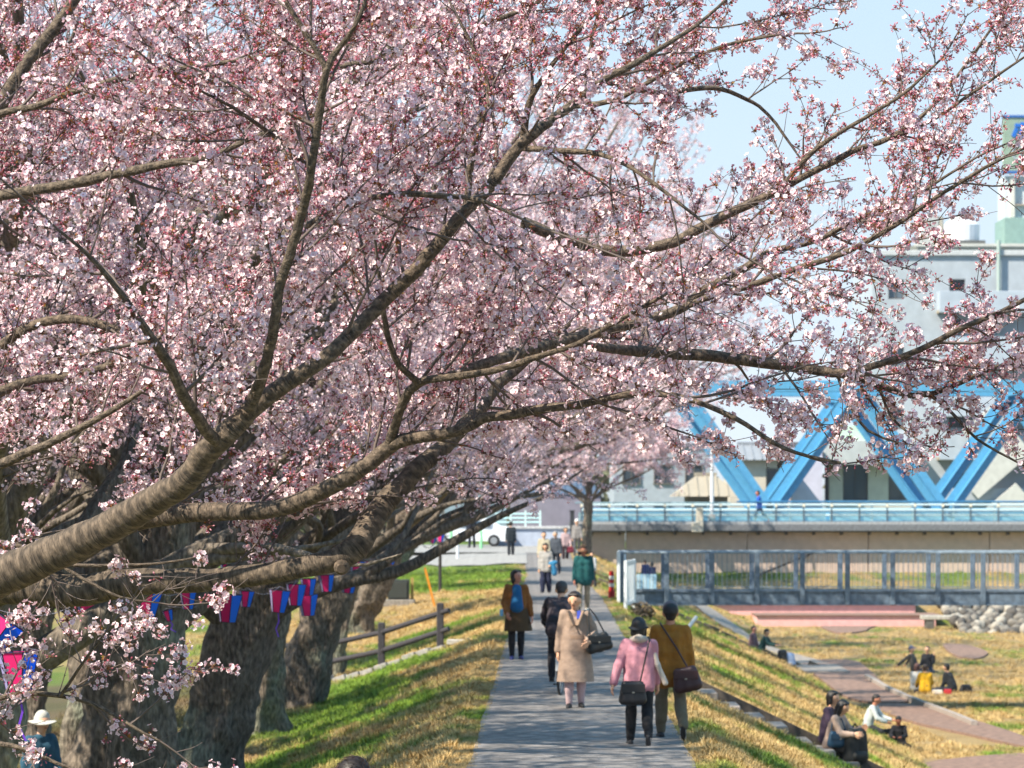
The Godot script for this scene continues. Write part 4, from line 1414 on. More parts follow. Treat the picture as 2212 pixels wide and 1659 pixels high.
	# two Warren trusses
	for plane in 2:
		var z := -178.6 - plane * 8.6
		part("lower_chord", one_box(Vector3(60.0, 0.75, 0.5), 0.02, Vector3(34.0, 0.42, z)), blue, br)
		part("upper_chord", one_box(Vector3(48.0, 0.62, 0.55), 0.02, Vector3(33.0, 7.55, z)), blue, br)
		for i in 11:
			var xa := 9.35 + i * 4.85
			var up := i % 2 == 0
			var a := Vector3(xa, 7.4 if up else 0.5, z)
			var b := Vector3(xa + 4.85, 0.5 if up else 7.4, z)
			var dir := (b - a).normalized()
			var sd := dir.cross(Vector3(0, 0, 1))
			var s := Shape.new()
			# two flanges with lacing between: a lattice strut
			s.beam(a - Vector3(0, 0, 0.22), b - Vector3(0, 0, 0.22), 0.05, 0.44, sd.cross(dir))
			s.beam(a + Vector3(0, 0, 0.22), b + Vector3(0, 0, 0.22), 0.05, 0.44, sd.cross(dir))
			s.beam(a + sd * 0.22, b + sd * 0.22, 0.03, 0.42, sd)
			s.beam(a - sd * 0.22, b - sd * 0.22, 0.03, 0.42, sd)
			part("diagonal", s.mesh(), blue, br)
		for i in 6:
			part("gusset", one_box(Vector3(1.5, 0.9, 0.6), 0.0, Vector3(9.35 + i * 9.7, 7.35, z)), blue, br)
	for i in 6:
		part("cross_beam", one_box(Vector3(0.4, 0.5, 8.6), 0.0, Vector3(9.35 + i * 9.7, 7.5, -182.9)), blue, br)
	# flagpole-like lamp column and pedestal on the walkway
	var lp := thing("lamp_column", "slim white lamp column standing on the bridge walkway", "lamp post", Vector3(10.55, 1.63, -170.9))
	part("column", one_tube([Vector3.ZERO, Vector3(0, 4.4, 0)], [0.11, 0.08], 10), m("d6dbe2", 0.4), lp)
	part("base", one_box(Vector3(0.34, 0.5, 0.34), 0.02, Vector3(0, 0.25, 0)), m("c2a99c", 0.6), lp)
	var pd := thing("pedestal", "cream concrete pedestal on the bridge edge beside the white lamp column", "pedestal", Vector3(9.75, 1.25, -170.0))
	part("shaft", one_box(Vector3(0.36, 1.25, 0.36), 0.02, Vector3(0.1, 0.62, -0.2)), worn("d8d3c4", 0.6), pd)
	part("foot", one_box(Vector3(0.6, 0.5, 0.3), 0.02, Vector3(-0.02, 0.22, 0.1)), worn("dedace", 0.6), pd)
	# approach wall below the bridge end
	var aw := thing("approach_wall", "pale blue-grey concrete wall of the bridge approach, a white rail along its top", "wall", Vector3(0, 0, 0))
	part("wall", one_box(Vector3(4.3, 1.75, 0.4), 0.03, Vector3(1.2, 0.52, -171.5)), paint("b3c0d6", 0.25), aw)
	part("coping", one_box(Vector3(4.4, 0.14, 0.5), 0.02, Vector3(1.2, 1.44, -171.45)), worn("d5d9de", 0.4), aw)
	for k in 3:
		part("rail", one_tube([Vector3(-0.9, 1.72 + k * 0.22, -171.5), Vector3(1.55, 1.72 + k * 0.22, -171.5)], [0.045, 0.045], 8), m("b9dfe2", 0.35), aw)
	for k in 4:
		part("rail_post", one_box(Vector3(0.09, 0.9, 0.09), 0.0, Vector3(-0.85 + k * 0.78, 1.9, -171.5)), m("c5dfe2", 0.35), aw)
	var sw := thing("bridge_stair_post", "dark upright post at the corner of the bridge approach wall", "post", Vector3(3.15, -0.2, -169.6))
	part("shaft", one_box(Vector3(0.22, 2.6, 0.22), 0.01, Vector3(0, 1.2, 0)), m("2d3138", 0.6), sw)
	part("cap", one_box(Vector3(0.3, 0.06, 0.3), 0.0, Vector3(0, 2.53, 0)), m("2d3138", 0.6), sw)
	# steps in the far bank, behind the footbridge
	var fs := thing("bank_stair", "dark stair with a handrail on the grassy bank behind the footbridge", "stair", Vector3(0, 0, 0))
	for i in 9:
		part("step", one_box(Vector3(0.5, 0.22, 1.2), 0.0, Vector3(12.9 + i * 0.36, -1.95 + i * 0.115, -168.6 - i * 0.35)), worn("3c3b3d", 0.5), fs)
	part("handrail", one_beam(Vector3(12.8, -1.0, -168.4), Vector3(15.9, 0.1, -171.0), 0.08, 0.1), m("4c4038", 0.6), fs)

func pane_window(b: Node3D, x: float, y: float, w: float, h: float, z: float, glass: String, frame := "6a6460", mull := 1):
	var f := Shape.new()
	f.box(Vector3(x, y + h / 2, z), Vector3(w + 0.1, 0.07, 0.16))
	f.box(Vector3(x, y - h / 2, z), Vector3(w + 0.16, 0.07, 0.2))
	f.box(Vector3(x - w / 2, y, z), Vector3(0.07, h, 0.14))
	f.box(Vector3(x + w / 2, y, z), Vector3(0.07, h, 0.14))
	for i in mull:
		f.box(Vector3(x - w / 2 + w * (i + 1) / (mull + 1), y, z - 0.03), Vector3(0.05, h, 0.08))
	var o := part("window", f.mesh(), m(frame, 0.5), b)
	part("pane", one_box(Vector3(w, h, 0.03), 0.0, Vector3(x, y, z - 0.05)), m(glass, 0.12), o)
	return o

func wall_with_holes(mid: Vector3, size: Vector3, holes: Array, material: Material, parent: Node3D):
	var c := CSGCombiner3D.new()
	c.name = "wall"
	parent.add_child(c, true)
	var b := CSGBox3D.new()
	b.name = "slab"
	b.size = size
	b.position = mid
	b.material = material
	c.add_child(b)
	for h in holes:
		var q := CSGBox3D.new()
		q.name = "opening"
		q.operation = CSGShape3D.OPERATION_SUBTRACTION
		q.size = Vector3(h[2], h[3], size.z * 0.8)
		q.position = Vector3(h[0], h[1], mid.z + size.z * 0.15)
		q.material = material
		c.add_child(q, true)

func glass_panel() -> StandardMaterial3D:
	if not mats.has("glass_panel"):
		var s := StandardMaterial3D.new()
		s.albedo_color = Color(0.62, 0.82, 0.85, 0.35)
		s.transparency = BaseMaterial3D.TRANSPARENCY_ALPHA
		s.roughness = 0.12
		mats["glass_panel"] = s
	return mats["glass_panel"]

func buildings():
	var D := 212.0
	var K := D / F
	# apartment block on the right; px() turns picture units at that distance into metres
	var px := func(x: float) -> float: return (x - 1106.0) * K
	var py := func(y: float) -> float: return EYE - (y - 1080.0) * K
	var ap := thing("apartment_block", "pale cream and grey apartment block with protruding balconies beyond the bridge", "building", Vector3(0, 0, -D))
	var cream := paint("b0bac4", 0.12)
	var grey := paint("b2becd", 0.12)
	var dark := "22242f"
	var top: float = py.call(550.0)
	var bot := -1.5
	# main wall with its openings
	var holes := []
	for w in [[1936, 625, 34, 42], [2068, 617, 34, 28], [2068, 706, 34, 32], [2068, 800, 34, 30], [2068, 906, 38, 36], [1936, 770, 34, 44], [1936, 905, 34, 44], [1845, 1045, 54, 76], [1944, 1045, 56, 76], [2068, 1030, 30, 60]]:
		holes.append([px.call(w[0]), py.call(w[1]), w[2] * K, w[3] * K])
	wall_with_holes(Vector3((px.call(1885) + px.call(2420)) / 2, (top + bot) / 2, -0.4), Vector3(535 * K, top - bot, 0.8), holes.filter(func(h): return h[0] > px.call(1890)), cream, ap)
	for i in holes.size():
		var h = holes[i]
		pane_window(ap, h[0], h[1], h[2] - 0.1, h[3] - 0.1, -0.25, dark if i in [1, 2, 3, 4] else ("5d6b78" if i in [0, 5, 6] else "596061"), "5b5654", 0 if i in [1, 2, 3, 4] else 1)
	part("body", one_box(Vector3(535 * K - 0.1, top - bot - 0.1, 12.0), 0.0, Vector3((px.call(1885) + px.call(2420)) / 2, (top + bot) / 2 - 0.05, -6.9)), grey, ap)
	part("parapet", one_box(Vector3(538 * K, 0.35, 0.5), 0.03, Vector3((px.call(1885) + px.call(2420)) / 2, top + 0.1, -0.05)), paint("c3c8cc", 0.2), ap)
	# balconies
	for y in [[655, 46], [760, 60], [880, 42], [966, 56], [1068, 26]]:
		var bal := part("balcony", one_box(Vector3(400 * K, y[1] * K, 0.16), 0.02, Vector3(px.call(2223), py.call(y[0]), 1.5)), grey, ap)
		part("floor_slab", one_box(Vector3(400 * K, 0.2, 1.5), 0.0, Vector3(px.call(2223), py.call(y[0] + y[1] / 2.0) + 0.1, 0.75)), paint("a59b88", 0.3), bal)
		part("side_panel", one_box(Vector3(0.16, y[1] * K, 1.4), 0.0, Vector3(px.call(2023.5) + 0.08, py.call(y[0]), 0.72)), grey, bal)
	# outside stair: sloping slabs on the right
	for i in 3:
		var ya := 880.0 + i * 105.0
		part("stair_slab", one_beam(Vector3(px.call(2085), py.call(ya + 72), 2.2), Vector3(px.call(2200), py.call(ya - 26), 2.2), 0.3, 1.6), paint("cfd0cd", 0.2), ap)
	# projecting lower block on the left with its terrace
	var lw := px.call(1868) as float
	part("terrace_front", one_box(Vector3(196 * K, 52 * K, 4.0), 0.03, Vector3(px.call(1872), py.call(978), 0.2)), paint("bcc3c6", 0.15), ap)
	part("terrace_screen", one_box(Vector3(70 * K, 32 * K, 0.2), 0.0, Vector3(px.call(1848), py.call(936), 0.4)), m("b5d0ba", 0.5), ap)
	var lowholes := []
	for w in [[1845, 1041, 54, 80], [1944, 1041, 56, 80]]:
		lowholes.append([px.call(w[0]), py.call(w[1]), w[2] * K, w[3] * K])
	wall_with_holes(Vector3(px.call(1876), (py.call(1003) + bot) / 2, 0.45), Vector3(180 * K, py.call(1003) - bot, 0.8), lowholes, paint("d8d4c6", 0.15), ap)
	for h in lowholes:
		pane_window(ap, h[0], h[1], h[2] - 0.1, h[3] - 0.1, 0.6, "4a5154", "4c4746", 1)
		part("curtain", one_box(Vector3(h[2] * 0.45, h[3] * 0.9, 0.02), 0.0, Vector3(h[0] - h[2] * 0.2, h[1], 0.46)), m("8d949a", 0.8), ap)
	part("drainpipe", one_tube([Vector3(px.call(1783), py.call(1085), 1.0), Vector3(px.call(1783), py.call(985), 1.0)], [0.14, 0.14], 8), m("3b3236", 0.6), ap)
	part("drainpipe", one_tube([Vector3(px.call(2156), py.call(830), 0.3), Vector3(px.call(2156), py.call(520), 0.3)], [0.13, 0.13], 8), m("9fb0ac", 0.6), ap)
	# on its roof
	var roof := part("roof_house", one_box(Vector3(290 * K, 22 * K, 6.0), 0.0, Vector3(px.call(2090), py.call(534), -6.0)), paint("8f9187", 0.3), ap)
	part("slab", one_box(Vector3(240 * K, 6 * K, 6.6), 0.0, Vector3(px.call(2110), py.call(522), -6.0)), paint("c0c0b8", 0.3), roof)
	part("vent_tower", one_box(Vector3(44 * K, 72 * K, 1.6), 0.03, Vector3(px.call(2024), py.call(488), -5.0)), paint("aeb3b4", 0.3), roof)
	part("vent_pipe", one_tube([Vector3(px.call(2052), py.call(525), -4.4), Vector3(px.call(2052), py.call(455), -4.4)], [0.2, 0.16], 8), m("9d9a90", 0.6), roof)
	var tank := thing("water_tank", "round white water tank on the apartment roof", "tank", Vector3(px.call(2096), py.call(512), -D - 4.0))
	var ts := Shape.new()
	for q in [[[0.0, 1.18], [1.15, 1.18], [1.5, 0.82], [1.5, 0.8]]]:
		pass
	var prof := [[0.0, 1.16], [1.10, 1.20], [1.36, 0.95], [1.40, 0.80], [1.62, 0.78], [1.66, 0.0]]
	for i in prof.size() - 1:
		for k in 20:
			var a := TAU * k / 20
			var b := TAU * (k + 1) / 20
			var p = prof[i]
			var q = prof[i + 1]
			ts.quad(Vector3(cos(a) * p[1], p[0], sin(a) * p[1]), Vector3(cos(b) * p[1], p[0], sin(b) * p[1]), Vector3(cos(b) * q[1], q[0], sin(b) * q[1]), Vector3(cos(a) * q[1], q[0], sin(a) * q[1]))
	part("vessel", ts.mesh(), m("dcdfe2", 0.45), tank)
	part("hatch", one_tube([Vector3(-0.1, 1.62, 0), Vector3(-0.1, 1.76, 0)], [0.42, 0.40], 14), m("57575c", 0.6), tank)
	part("stand", one_box(Vector3(2.8, 0.35, 2.4), 0.0, Vector3(0, -0.16, 0)), m("5b5d5c", 0.7), tank)
	# hotel tower with its sign
	var tw := thing("sign_tower", "tall grey-green roof tower carrying a sign with a blue character", "tower", Vector3(0, 0, -D - 9.0))
	var E := (D + 9.0) / F
	var qx := func(x: float) -> float: return (x - 1106.0) * E
	var qy := func(y: float) -> float: return EYE - (y - 1080.0) * E
	part("shaft", one_box(Vector3(160 * E, 170 * E, 3.0), 0.02, Vector3(qx.call(2250), qy.call(465), -1.6)), paint("c3cdd4", 0.25), tw)
	part("base", one_box(Vector3(170 * E, 170 * E, 4.4), 0.02, Vector3(qx.call(2246), qy.call(560), -0.4)), paint("86a49e", 0.25), tw)
	part("column", one_box(Vector3(9 * E, 90 * E, 0.4), 0.0, Vector3(qx.call(2186), qy.call(425), 0.1)), paint("d4d2cb", 0.3), tw)
	part("ledge", one_box(Vector3(100 * E, 2.5 * E, 0.4), 0.0, Vector3(qx.call(2240), qy.call(443), 0.05)), paint("b29f8e", 0.3), tw)
	var pn := part("sign_panel", one_box(Vector3(170 * E, 123 * E, 0.5), 0.02, Vector3(qx.call(2250), qy.call(314), 0.2)), paint("8fa595", 0.25), tw)
	for y in [253.0, 373.0]:
		part("trim", one_box(Vector3(172 * E, 5 * E, 0.6), 0.0, Vector3(qx.call(2250), qy.call(y), 0.22)), m("2d5fa8", 0.5), pn)
	var gl := Shape.new()
	var zf := 0.5
	gl.beam(Vector3(qx.call(2207), qy.call(266), zf), Vector3(qx.call(2203), qy.call(300), zf), 9 * E, 0.08, Vector3(0, 0, 1))
	gl.beam(Vector3(qx.call(2190), qy.call(272), zf), Vector3(qx.call(2224), qy.call(274), zf), 7 * E, 0.085, Vector3(0, 0, 1))
	gl.beam(Vector3(qx.call(2194), qy.call(278), zf), Vector3(qx.call(2186), qy.call(297), zf), 8 * E, 0.09, Vector3(0, 0, 1))
	gl.beam(Vector3(qx.call(2216), qy.call(280), zf), Vector3(qx.call(2224), qy.call(297), zf), 8 * E, 0.09, Vector3(0, 0, 1))
	part("character", gl.mesh(), m("1566c4", 0.5), pn)
	var ring := []
	var rr := []
	for k in 15:
		var a := TAU * k / 14.0
		ring.append(Vector3(qx.call(2194) + cos(a) * 9 * E, qy.call(330) + sin(a) * 16 * E, zf))
		rr.append(2.4 * E)
	part("character", one_tube(ring, rr, 6), m("9fa9b4", 0.5), pn)
	# houses behind the truss
	var H := 204.0
	var hk := H / F
	var hx := func(x: float) -> float: return (x - 1106.0) * hk
	var hy := func(y: float) -> float: return EYE - (y - 1080.0) * hk
	tiled_house("tiled_house", "cream two-storey house with a grey tiled hip roof, seen through the truss", Vector3(hx.call(1628), -1.0, -H - 3.0), 104 * hk, hy.call(992) + 1.0, 5.0, 34 * hk, "cfc6b8", "8c929b", [[-0.9, 0.82, 0.9, 1.3], [1.6, 0.80, 1.6, 1.5]], 0.8)
	tiled_house("tiled_house", "low house with a sand-grey tiled roof behind the bridge railing", Vector3(hx.call(1516), -1.0, -H + 4.0), 84 * hk, hy.call(1071) + 1.0, 4.0, 44 * hk, "8d8378", "a39a8a", [], 0.9)
	var wh := thing("white_house", "plain lilac-white house wall beside the apartment block", "house", Vector3(hx.call(1737), -1.0, -H - 2.0))
	wall_with_holes(Vector3(0, (hy.call(965) + 1.0) / 2, 0), Vector3(90 * hk, hy.call(965) + 1.0, 0.5), [[-1.05, hy.call(1022) + 1.0, 0.6, 1.6]], paint("cbcbe0", 0.15), wh)
	pane_window(wh, -1.05, hy.call(1022) + 1.0, 0.55, 1.55, 0.05, "2b2b36", "6a6460", 0)
	part("body", one_box(Vector3(89 * hk, hy.call(965) + 0.9, 6.0), 0.0, Vector3(0, (hy.call(965) + 0.9) / 2, -3.3)), paint("bdbdd0", 0.15), wh)
	part("roof", one_box(Vector3(96 * hk, 0.3, 7.0), 0.02, Vector3(0, hy.call(962) + 1.1, -3.2)), paint("6a6c74", 0.3), wh)
	var dk := thing("garden_wall", "dark slate-coloured garden wall under the tiled house", "wall", Vector3(hx.call(1690), -1.0, -H + 6.0))
	part("wall", one_box(Vector3(150 * hk, 2.0, 0.3), 0.02, Vector3(0, 1.25, 0)), paint("454a55", 0.3), dk)
	part("coping", one_box(Vector3(152 * hk, 0.14, 0.45), 0.0, Vector3(0, 2.3, 0)), paint("3c4048", 0.3), dk)
	leafy("round_shrub", "yellow-green clipped shrub behind the bridge, beside the truss foot", Vector3(hx.call(1672), 1.4, -H + 7.5), Vector3(0.75, 0.8, 0.7), Color(0.32, 0.33, 0.02), 700, 0.16)
	var po := thing("utility_pole", "rusty slim pole standing before the white house", "pole", Vector3(hx.call(1683), 0.5, -H + 8.0))
	part("shaft", one_tube([Vector3.ZERO, Vector3(0, 4.3, 0)], [0.13, 0.10], 8), m("b9a093", 0.6), po)
	part("sleeve", one_tube([Vector3(0, 0.4, 0), Vector3(0, 1.5, 0)], [0.17, 0.17], 8), m("c9cdd6", 0.6), po)
	# blue-roofed garage at the end of the path and buildings behind the canopy
	var ga := tiled_house("garage_house", "violet-grey house with a brown garage door at the far end of the path", Vector3(2.6, 1.0, -196.0), 5.4, 2.3, 4.0, 1.4, "8a8698", "4d627c", [], 0.2)
	part("garage_door", one_box(Vector3(0.9, 1.9, 0.1), 0.0, Vector3(0.2, 1.0, 2.05)), m("8a6a5c", 0.6), ga)
	tiled_house("blue_house", "low blue-roofed building left of the garage, behind the white car", Vector3(-3.6, 1.0, -205.0), 6.5, 2.4, 5.0, 1.5, "8fa3b4", "3d6b93", [[-1.2, 0.6, 1.2, 0.9]], 0.1)
	var ab := thing("office_block", "grey-blue building mostly hidden by blossom, left of the tiled house", "building", Vector3(10.6, 0.0, -232.0))
	part("wall", one_box(Vector3(7.0, 6.6, 8.0), 0.04, Vector3(0, 3.3, 0)), paint("a3aebc", 0.2), ab)
	part("roof", one_box(Vector3(7.4, 0.3, 8.4), 0.02, Vector3(0, 6.75, 0)), paint("5a6270", 0.2), ab)
	for i in 2:
		for k in 3:
			pane_window(ab, -2.2 + k * 2.2, 1.9 + i * 2.8, 1.2, 1.3, 4.06, "39424c")
	# wooded rise on the horizon
	for i in 9:
		leafy("far_tree", ["dull green tree on the skyline left of the truss", "olive tree far behind the tiled house", "bare greyish tree far behind the bridge", "bushy tree at the end of the road", "distant tree behind the blue-roofed building", "rounded tree behind the office block", "small tree at the left edge of the far road", "tall distant tree screened by the path trees", "low tree beyond the garage"][i], Vector3(-30.0 + i * 7.2, 2.2, -250.0 - (i * 7) % 5), Vector3(3.6, 3.4 + (i % 3), 3.0), Color(0.10, 0.13, 0.05).lerp(Color(0.17, 0.14, 0.09), (i * 5 % 7) / 7.0), 900, 0.5, true)

func leafy(called: String, label: String, pos: Vector3, size: Vector3, col: Color, count: int, leaf: float, trunk := false):
	var o := thing(called, label, "tree" if trunk else "shrub", pos)
	var r := RandomNumberGenerator.new()
	r.seed = int(absf(pos.x * 131.0 + pos.z * 17.0)) + 1
	var s := Shape.new()
	for i in count:
		var p := unit(r) * pow(r.randf(), 0.4) * size
		p *= 1.0 + 0.35 * nz.get_noise_3d(pos.x + p.x * 2.0 / size.x, p.y * 2.0 / size.y, p.z * 2.0 / size.z)
		var a := unit(r) * leaf * r.randf_range(0.5, 1.1)
		var b := a.cross(unit(r)).normalized() * leaf * 0.5
		s.tint = col * r.randf_range(0.6, 1.4)
		s.tint.a = 1.0
		s.quad(p - a, p + b, p + a, p - b)
	var lm := petal_mat if petal_mat else twig_mat
	if lm == null:
		tree_materials()
	part("crown" if trunk else "foliage", s.mesh(), twig_mat, o)
	if trunk:
		part("trunk", one_tube([Vector3(0, -size.y - 3.5, 0), Vector3(0, 0, 0)], [0.35, 0.15], 8), m("5a4a3c", 0.9), o)
	else:
		part("stem", one_tube([Vector3(0, -size.y - 0.4, 0), Vector3(0, 0, 0)], [0.08, 0.04], 6), m("5a4a3c", 0.9), o)
	return o

func tiled_house(called: String, label: String, pos: Vector3, w: float, eave: float, depth: float, rise: float, wallhex: String, roofhex: String, wins: Array, over: float) -> Node3D:
	var o := thing(called, label, "house", pos)
	var holes := []
	for q in wins:
		holes.append([q[0], eave * q[1], q[2], q[3]])
	wall_with_holes(Vector3(0, eave / 2, depth / 2), Vector3(w, eave, 0.4), holes, paint(wallhex, 0.2), o)
	for h in holes:
		pane_window(o, h[0], h[1], h[2] - 0.1, h[3] - 0.1, depth / 2 + 0.05, "38424c", "7a7570", 1)
	part("body", one_box(Vector3(w - 0.05, eave - 0.05, depth), 0.0, Vector3(0, eave / 2, -0.25)), paint(wallhex, 0.2), o)
	var s := Shape.new()
	var x := w / 2 + over
	var z := depth / 2 + 0.2 + over * 0.7
	var rx := w / 2 * 0.45
	var y0 := eave - 0.05
	var y1 := eave + rise
	s.quad(Vector3(-x, y0, z), Vector3(x, y0, z), Vector3(rx, y1, 0), Vector3(-rx, y1, 0))
	s.quad(Vector3(x, y0, -z), Vector3(-x, y0, -z), Vector3(-rx, y1, 0), Vector3(rx, y1, 0))
	s.tri(Vector3(x, y0, z), Vector3(x, y0, -z), Vector3(rx, y1, 0))
	s.tri(Vector3(-x, y0, -z), Vector3(-x, y0, z), Vector3(-rx, y1, 0))
	s.quad(Vector3(-x, y0, z), Vector3(-x, y0, -z), Vector3(x, y0, -z), Vector3(x, y0, z))
	var rf := part("roof", s.mesh(), paint(roofhex, 0.3), o)
	# rows of tile ribs
	var n := int(w / 0.32)
	var t := Shape.new()
	for i in n:
		var xx := -x + (i + 0.5) * 2 * x / n
		var k := clampf(absf(xx) - rx, 0.0, 1e9) / (x - rx)
		t.beam(Vector3(xx, y0 + 0.04, z), Vector3(xx, lerpf(y1, y0, k) + 0.04, z * k), 0.07, 0.06)
	part("tile_rolls", t.mesh(), paint(roofhex, 0.3), rf, "stuff")
	part("ridge", one_box(Vector3(rx * 2 + 0.3, 0.18, 0.3), 0.0, Vector3(0, y1 + 0.06, 0)), paint(roofhex, 0.3), rf)
	return o

# ---------------------------------------------------------------- things along the path
func furniture():
	var wood := worn("47444a", 1.6, 0.9)
	var fe := thing("rail_fence", "dark wooden fence of two rails climbing the left bank to the path", "fence", Vector3.ZERO)
	var posts := [[-5.6, 76.6], [-4.25, 75.3], [-2.98, 74.0], [-1.62, 73.2]]
	for i in posts.size():
		var g := ground(posts[i][0], posts[i][1])
		part("post", one_box(Vector3(0.16, 1.3, 0.16), 0.02, Vector3(posts[i][0], g + 0.42, -posts[i][1])), wood, fe)
	for k in 2:
		var h: float = [0.84, 0.42][k]
		for i in posts.size() - 1:
			var a := Vector3(posts[i][0], ground(posts[i][0], posts[i][1]) + h, -posts[i][1] + 0.02)
			var b := Vector3(posts[i + 1][0], ground(posts[i + 1][0], posts[i + 1][1]) + h, -posts[i + 1][1] + 0.02)
			var e := (b - a).normalized() * 0.1
			part("rail", one_tube([a - e, b + e * (2.4 if i == 2 else 1.0)], [0.062, 0.058], 9), wood, fe)
	var ed := thing("stone_edging", "pale stone edging along the foot of the wooden rail fence", "edging", Vector3.ZERO)
	for i in 10:
		var t := i / 9.0
		var xa := lerpf(-4.6, -1.66, t)
		var dd := lerpf(74.9, 72.9, t)
		var q := part("stone", one_box(Vector3(0.36, 0.13, 0.16), 0.015), worn("aaa7a4", 0.8), ed)
		q.position = Vector3(xa, ground(xa, dd) + 0.05, -dd)
		q.rotation_degrees = Vector3(0, -34, 17)
	for i in 3:
		part("kerb", one_box(Vector3(0.42, 0.12, 0.2), 0.015, Vector3(-1.25 + i * 0.44, ground(-1.2, 72.6) + 0.06 + 0.03 * i, -72.6)), worn("c9c6bf", 0.8), ed)
	var pole := thing("thin_post", "thin dark post in the grass behind the wooden rail fence", "post", Vector3(-2.33, ground(-2.33, 105.0), -105.0))
	part("shaft", one_tube([Vector3(0, -0.1, 0), Vector3(0, 1.75, 0)], [0.055, 0.05], 8), m("33302f", 0.7), pole)
	part("base", one_tube([Vector3(0, -0.1, 0), Vector3(0, 0.1, 0)], [0.11, 0.09], 8), m("33302f", 0.7), pole)
	var st := thing("orange_stake", "orange slanting stake in the grass beside the thin dark post", "stake", Vector3(-2.4, ground(-2.4, 98.0), -98.0))
	part("shaft", one_beam(Vector3(0.1, -0.1, 0), Vector3(-0.22, 1.15, 0), 0.09, 0.06), m("d98a1f", 0.6), st)
	part("tip", one_beam(Vector3(-0.22, 1.15, 0), Vector3(-0.235, 1.22, 0), 0.07, 0.05), m("b9731a", 0.6), st)
	var cb := thing("cabinet", "dark cabinet on a pale concrete base in the straw-coloured grass", "cabinet", Vector3(-3.5, ground(-3.5, 100.0), -100.0))
	part("base", one_box(Vector3(1.0, 0.24, 0.7), 0.02, Vector3(0, 0.08, 0)), worn("a09a92", 0.8), cb)
	part("body", one_box(Vector3(0.66, 0.62, 0.5), 0.02, Vector3(0, 0.5, 0)), m("2b302e", 0.6), cb)
	part("door", one_box(Vector3(0.54, 0.5, 0.03), 0.01, Vector3(0, 0.5, 0.26)), m("343a38", 0.6), cb)
	part("side_post", one_box(Vector3(0.09, 0.75, 0.09), 0.0, Vector3(0.42, 0.5, 0)), m("9d8a4e", 0.7), cb)
	var bo := thing("bollard", "red and white striped bollard at the right edge of the path", "bollard", Vector3(2.95, ground(2.95, 96.0), -96.0))
	for i in 7:
		part("band", one_tube([Vector3(0, i * 0.11, 0), Vector3(0, i * 0.11 + 0.109, 0)], [0.085 - i * 0.002, 0.085 - i * 0.002] if i > 1 else [0.11, 0.1], 12), m("c21f1c", 0.5) if i % 2 == 0 or i == 1 else m("e4ddd4", 0.5), bo)
	part("cap", one_tube([Vector3(0, 0.77, 0), Vector3(0, 0.81, 0)], [0.07, 0.03], 12), m("c21f1c", 0.5), bo)
	leafy("dry_bush", "dark brown dry bush under the near end of the footbridge", Vector3(3.45, ground(3.45, 86.0) + 0.2, -86.0), Vector3(0.36, 0.26, 0.3), Color(0.10, 0.075, 0.05), 500, 0.07)
	var hr := thing("step_handrail", "grey metal handrail with a slanting top at the head of the bank steps", "handrail", Vector3(2.92, ground(2.92, 54.6), -54.6))
	part("post", one_tube([Vector3(0, -0.1, 0), Vector3(0, 0.86, 0)], [0.032, 0.032], 8), m("8f9494", 0.4, 0.5), hr)
	part("rail", one_tube([Vector3(-0.03, 0.84, 0.1), Vector3(0.2, 1.1, -0.3)], [0.036, 0.036], 8), m("a9adab", 0.35, 0.6), hr)
	for i in 2:
		var sp := thing("wooden_stump", ["paler of two short dark posts on the lawn before the pink terrace", "darker and thicker of two short posts on the lawn before the pink terrace"][i], "post", on_plain(1739.0 + i * 15.0, 1340.0 + i * 2.0))
		part("shaft", one_tube([Vector3(0, -0.1, 0), Vector3(0, 0.46 + 0.06 * i, 0)], [0.14 + 0.04 * i, 0.13 + 0.04 * i], 10), m("4b3b33" if i == 0 else "2c2322", 0.9), sp)
		part("top", one_tube([Vector3(0, 0.46 + 0.06 * i, 0), Vector3(0, 0.48 + 0.06 * i, 0)], [0.12 + 0.04 * i, 0.11 + 0.04 * i], 10), m("6b574b", 0.9), sp)
	var sl := thing("stone_bench", "pale stone slab bench at the right end of the pink terrace", "bench", Vector3(20.4, -3.15, -153.0))
	part("seat", one_box(Vector3(2.2, 0.2, 0.8), 0.03, Vector3(0, 0.5, 0)), worn("c4c0b6", 0.5), sl)
	for i in 2:
		part("leg", one_box(Vector3(0.4, 0.5, 0.7), 0.03, Vector3(-0.7 + i * 1.4, 0.2, 0)), worn("6b6862", 0.5), sl)
	# riprap at the river's edge
	var rk := Node3D.new()
	rk.name = numbered("rock_bank")
	add_child(rk)
	rk.set_meta("kind", "structure")
	var r := RandomNumberGenerator.new()
	r.seed = 8
	var rocks := []
	for i in 5:
		var caps := []
		for k in 4:
			caps.append([unit(r) * 0.12, unit(r) * 0.14, 0.16, 0.13])
		rocks.append(skin(caps, 0.075, 0.05))
	var tones := [worn("8d877e", 1.0), worn("625d58", 1.0), worn("b5aea2", 1.0)]
	for i in 20:
		for j in 15:
			var q := part("stone", rocks[(i * 3 + j) % 5], tones[(i * 5 + j * 2) % 3], rk)
			var x := 20.6 + i * 0.47 + r.randf_range(-0.14, 0.14) + (0.3 if j % 2 else 0.0)
			var dd := 148.5 + j * 0.82 + r.randf_range(-0.2, 0.2)
			if x < 20.6 + (dd - 148.5) * 0.02:
				x += 0.5
			q.position = Vector3(x, -3.3 + j * 0.10 + 0.015 * i, -dd)
			q.rotation_degrees = Vector3(r.randf() * 360, r.randf() * 360, 0)
			q.scale = Vector3.ONE * r.randf_range(0.8, 1.35)
	# the white car and the light green barriers at the end of the path
	var car := thing("parked_car", "white car on the road at the end of the path, behind light green barriers", "car", Vector3(-2.3, 0.47, -170.2))
	var cs := Shape.new()
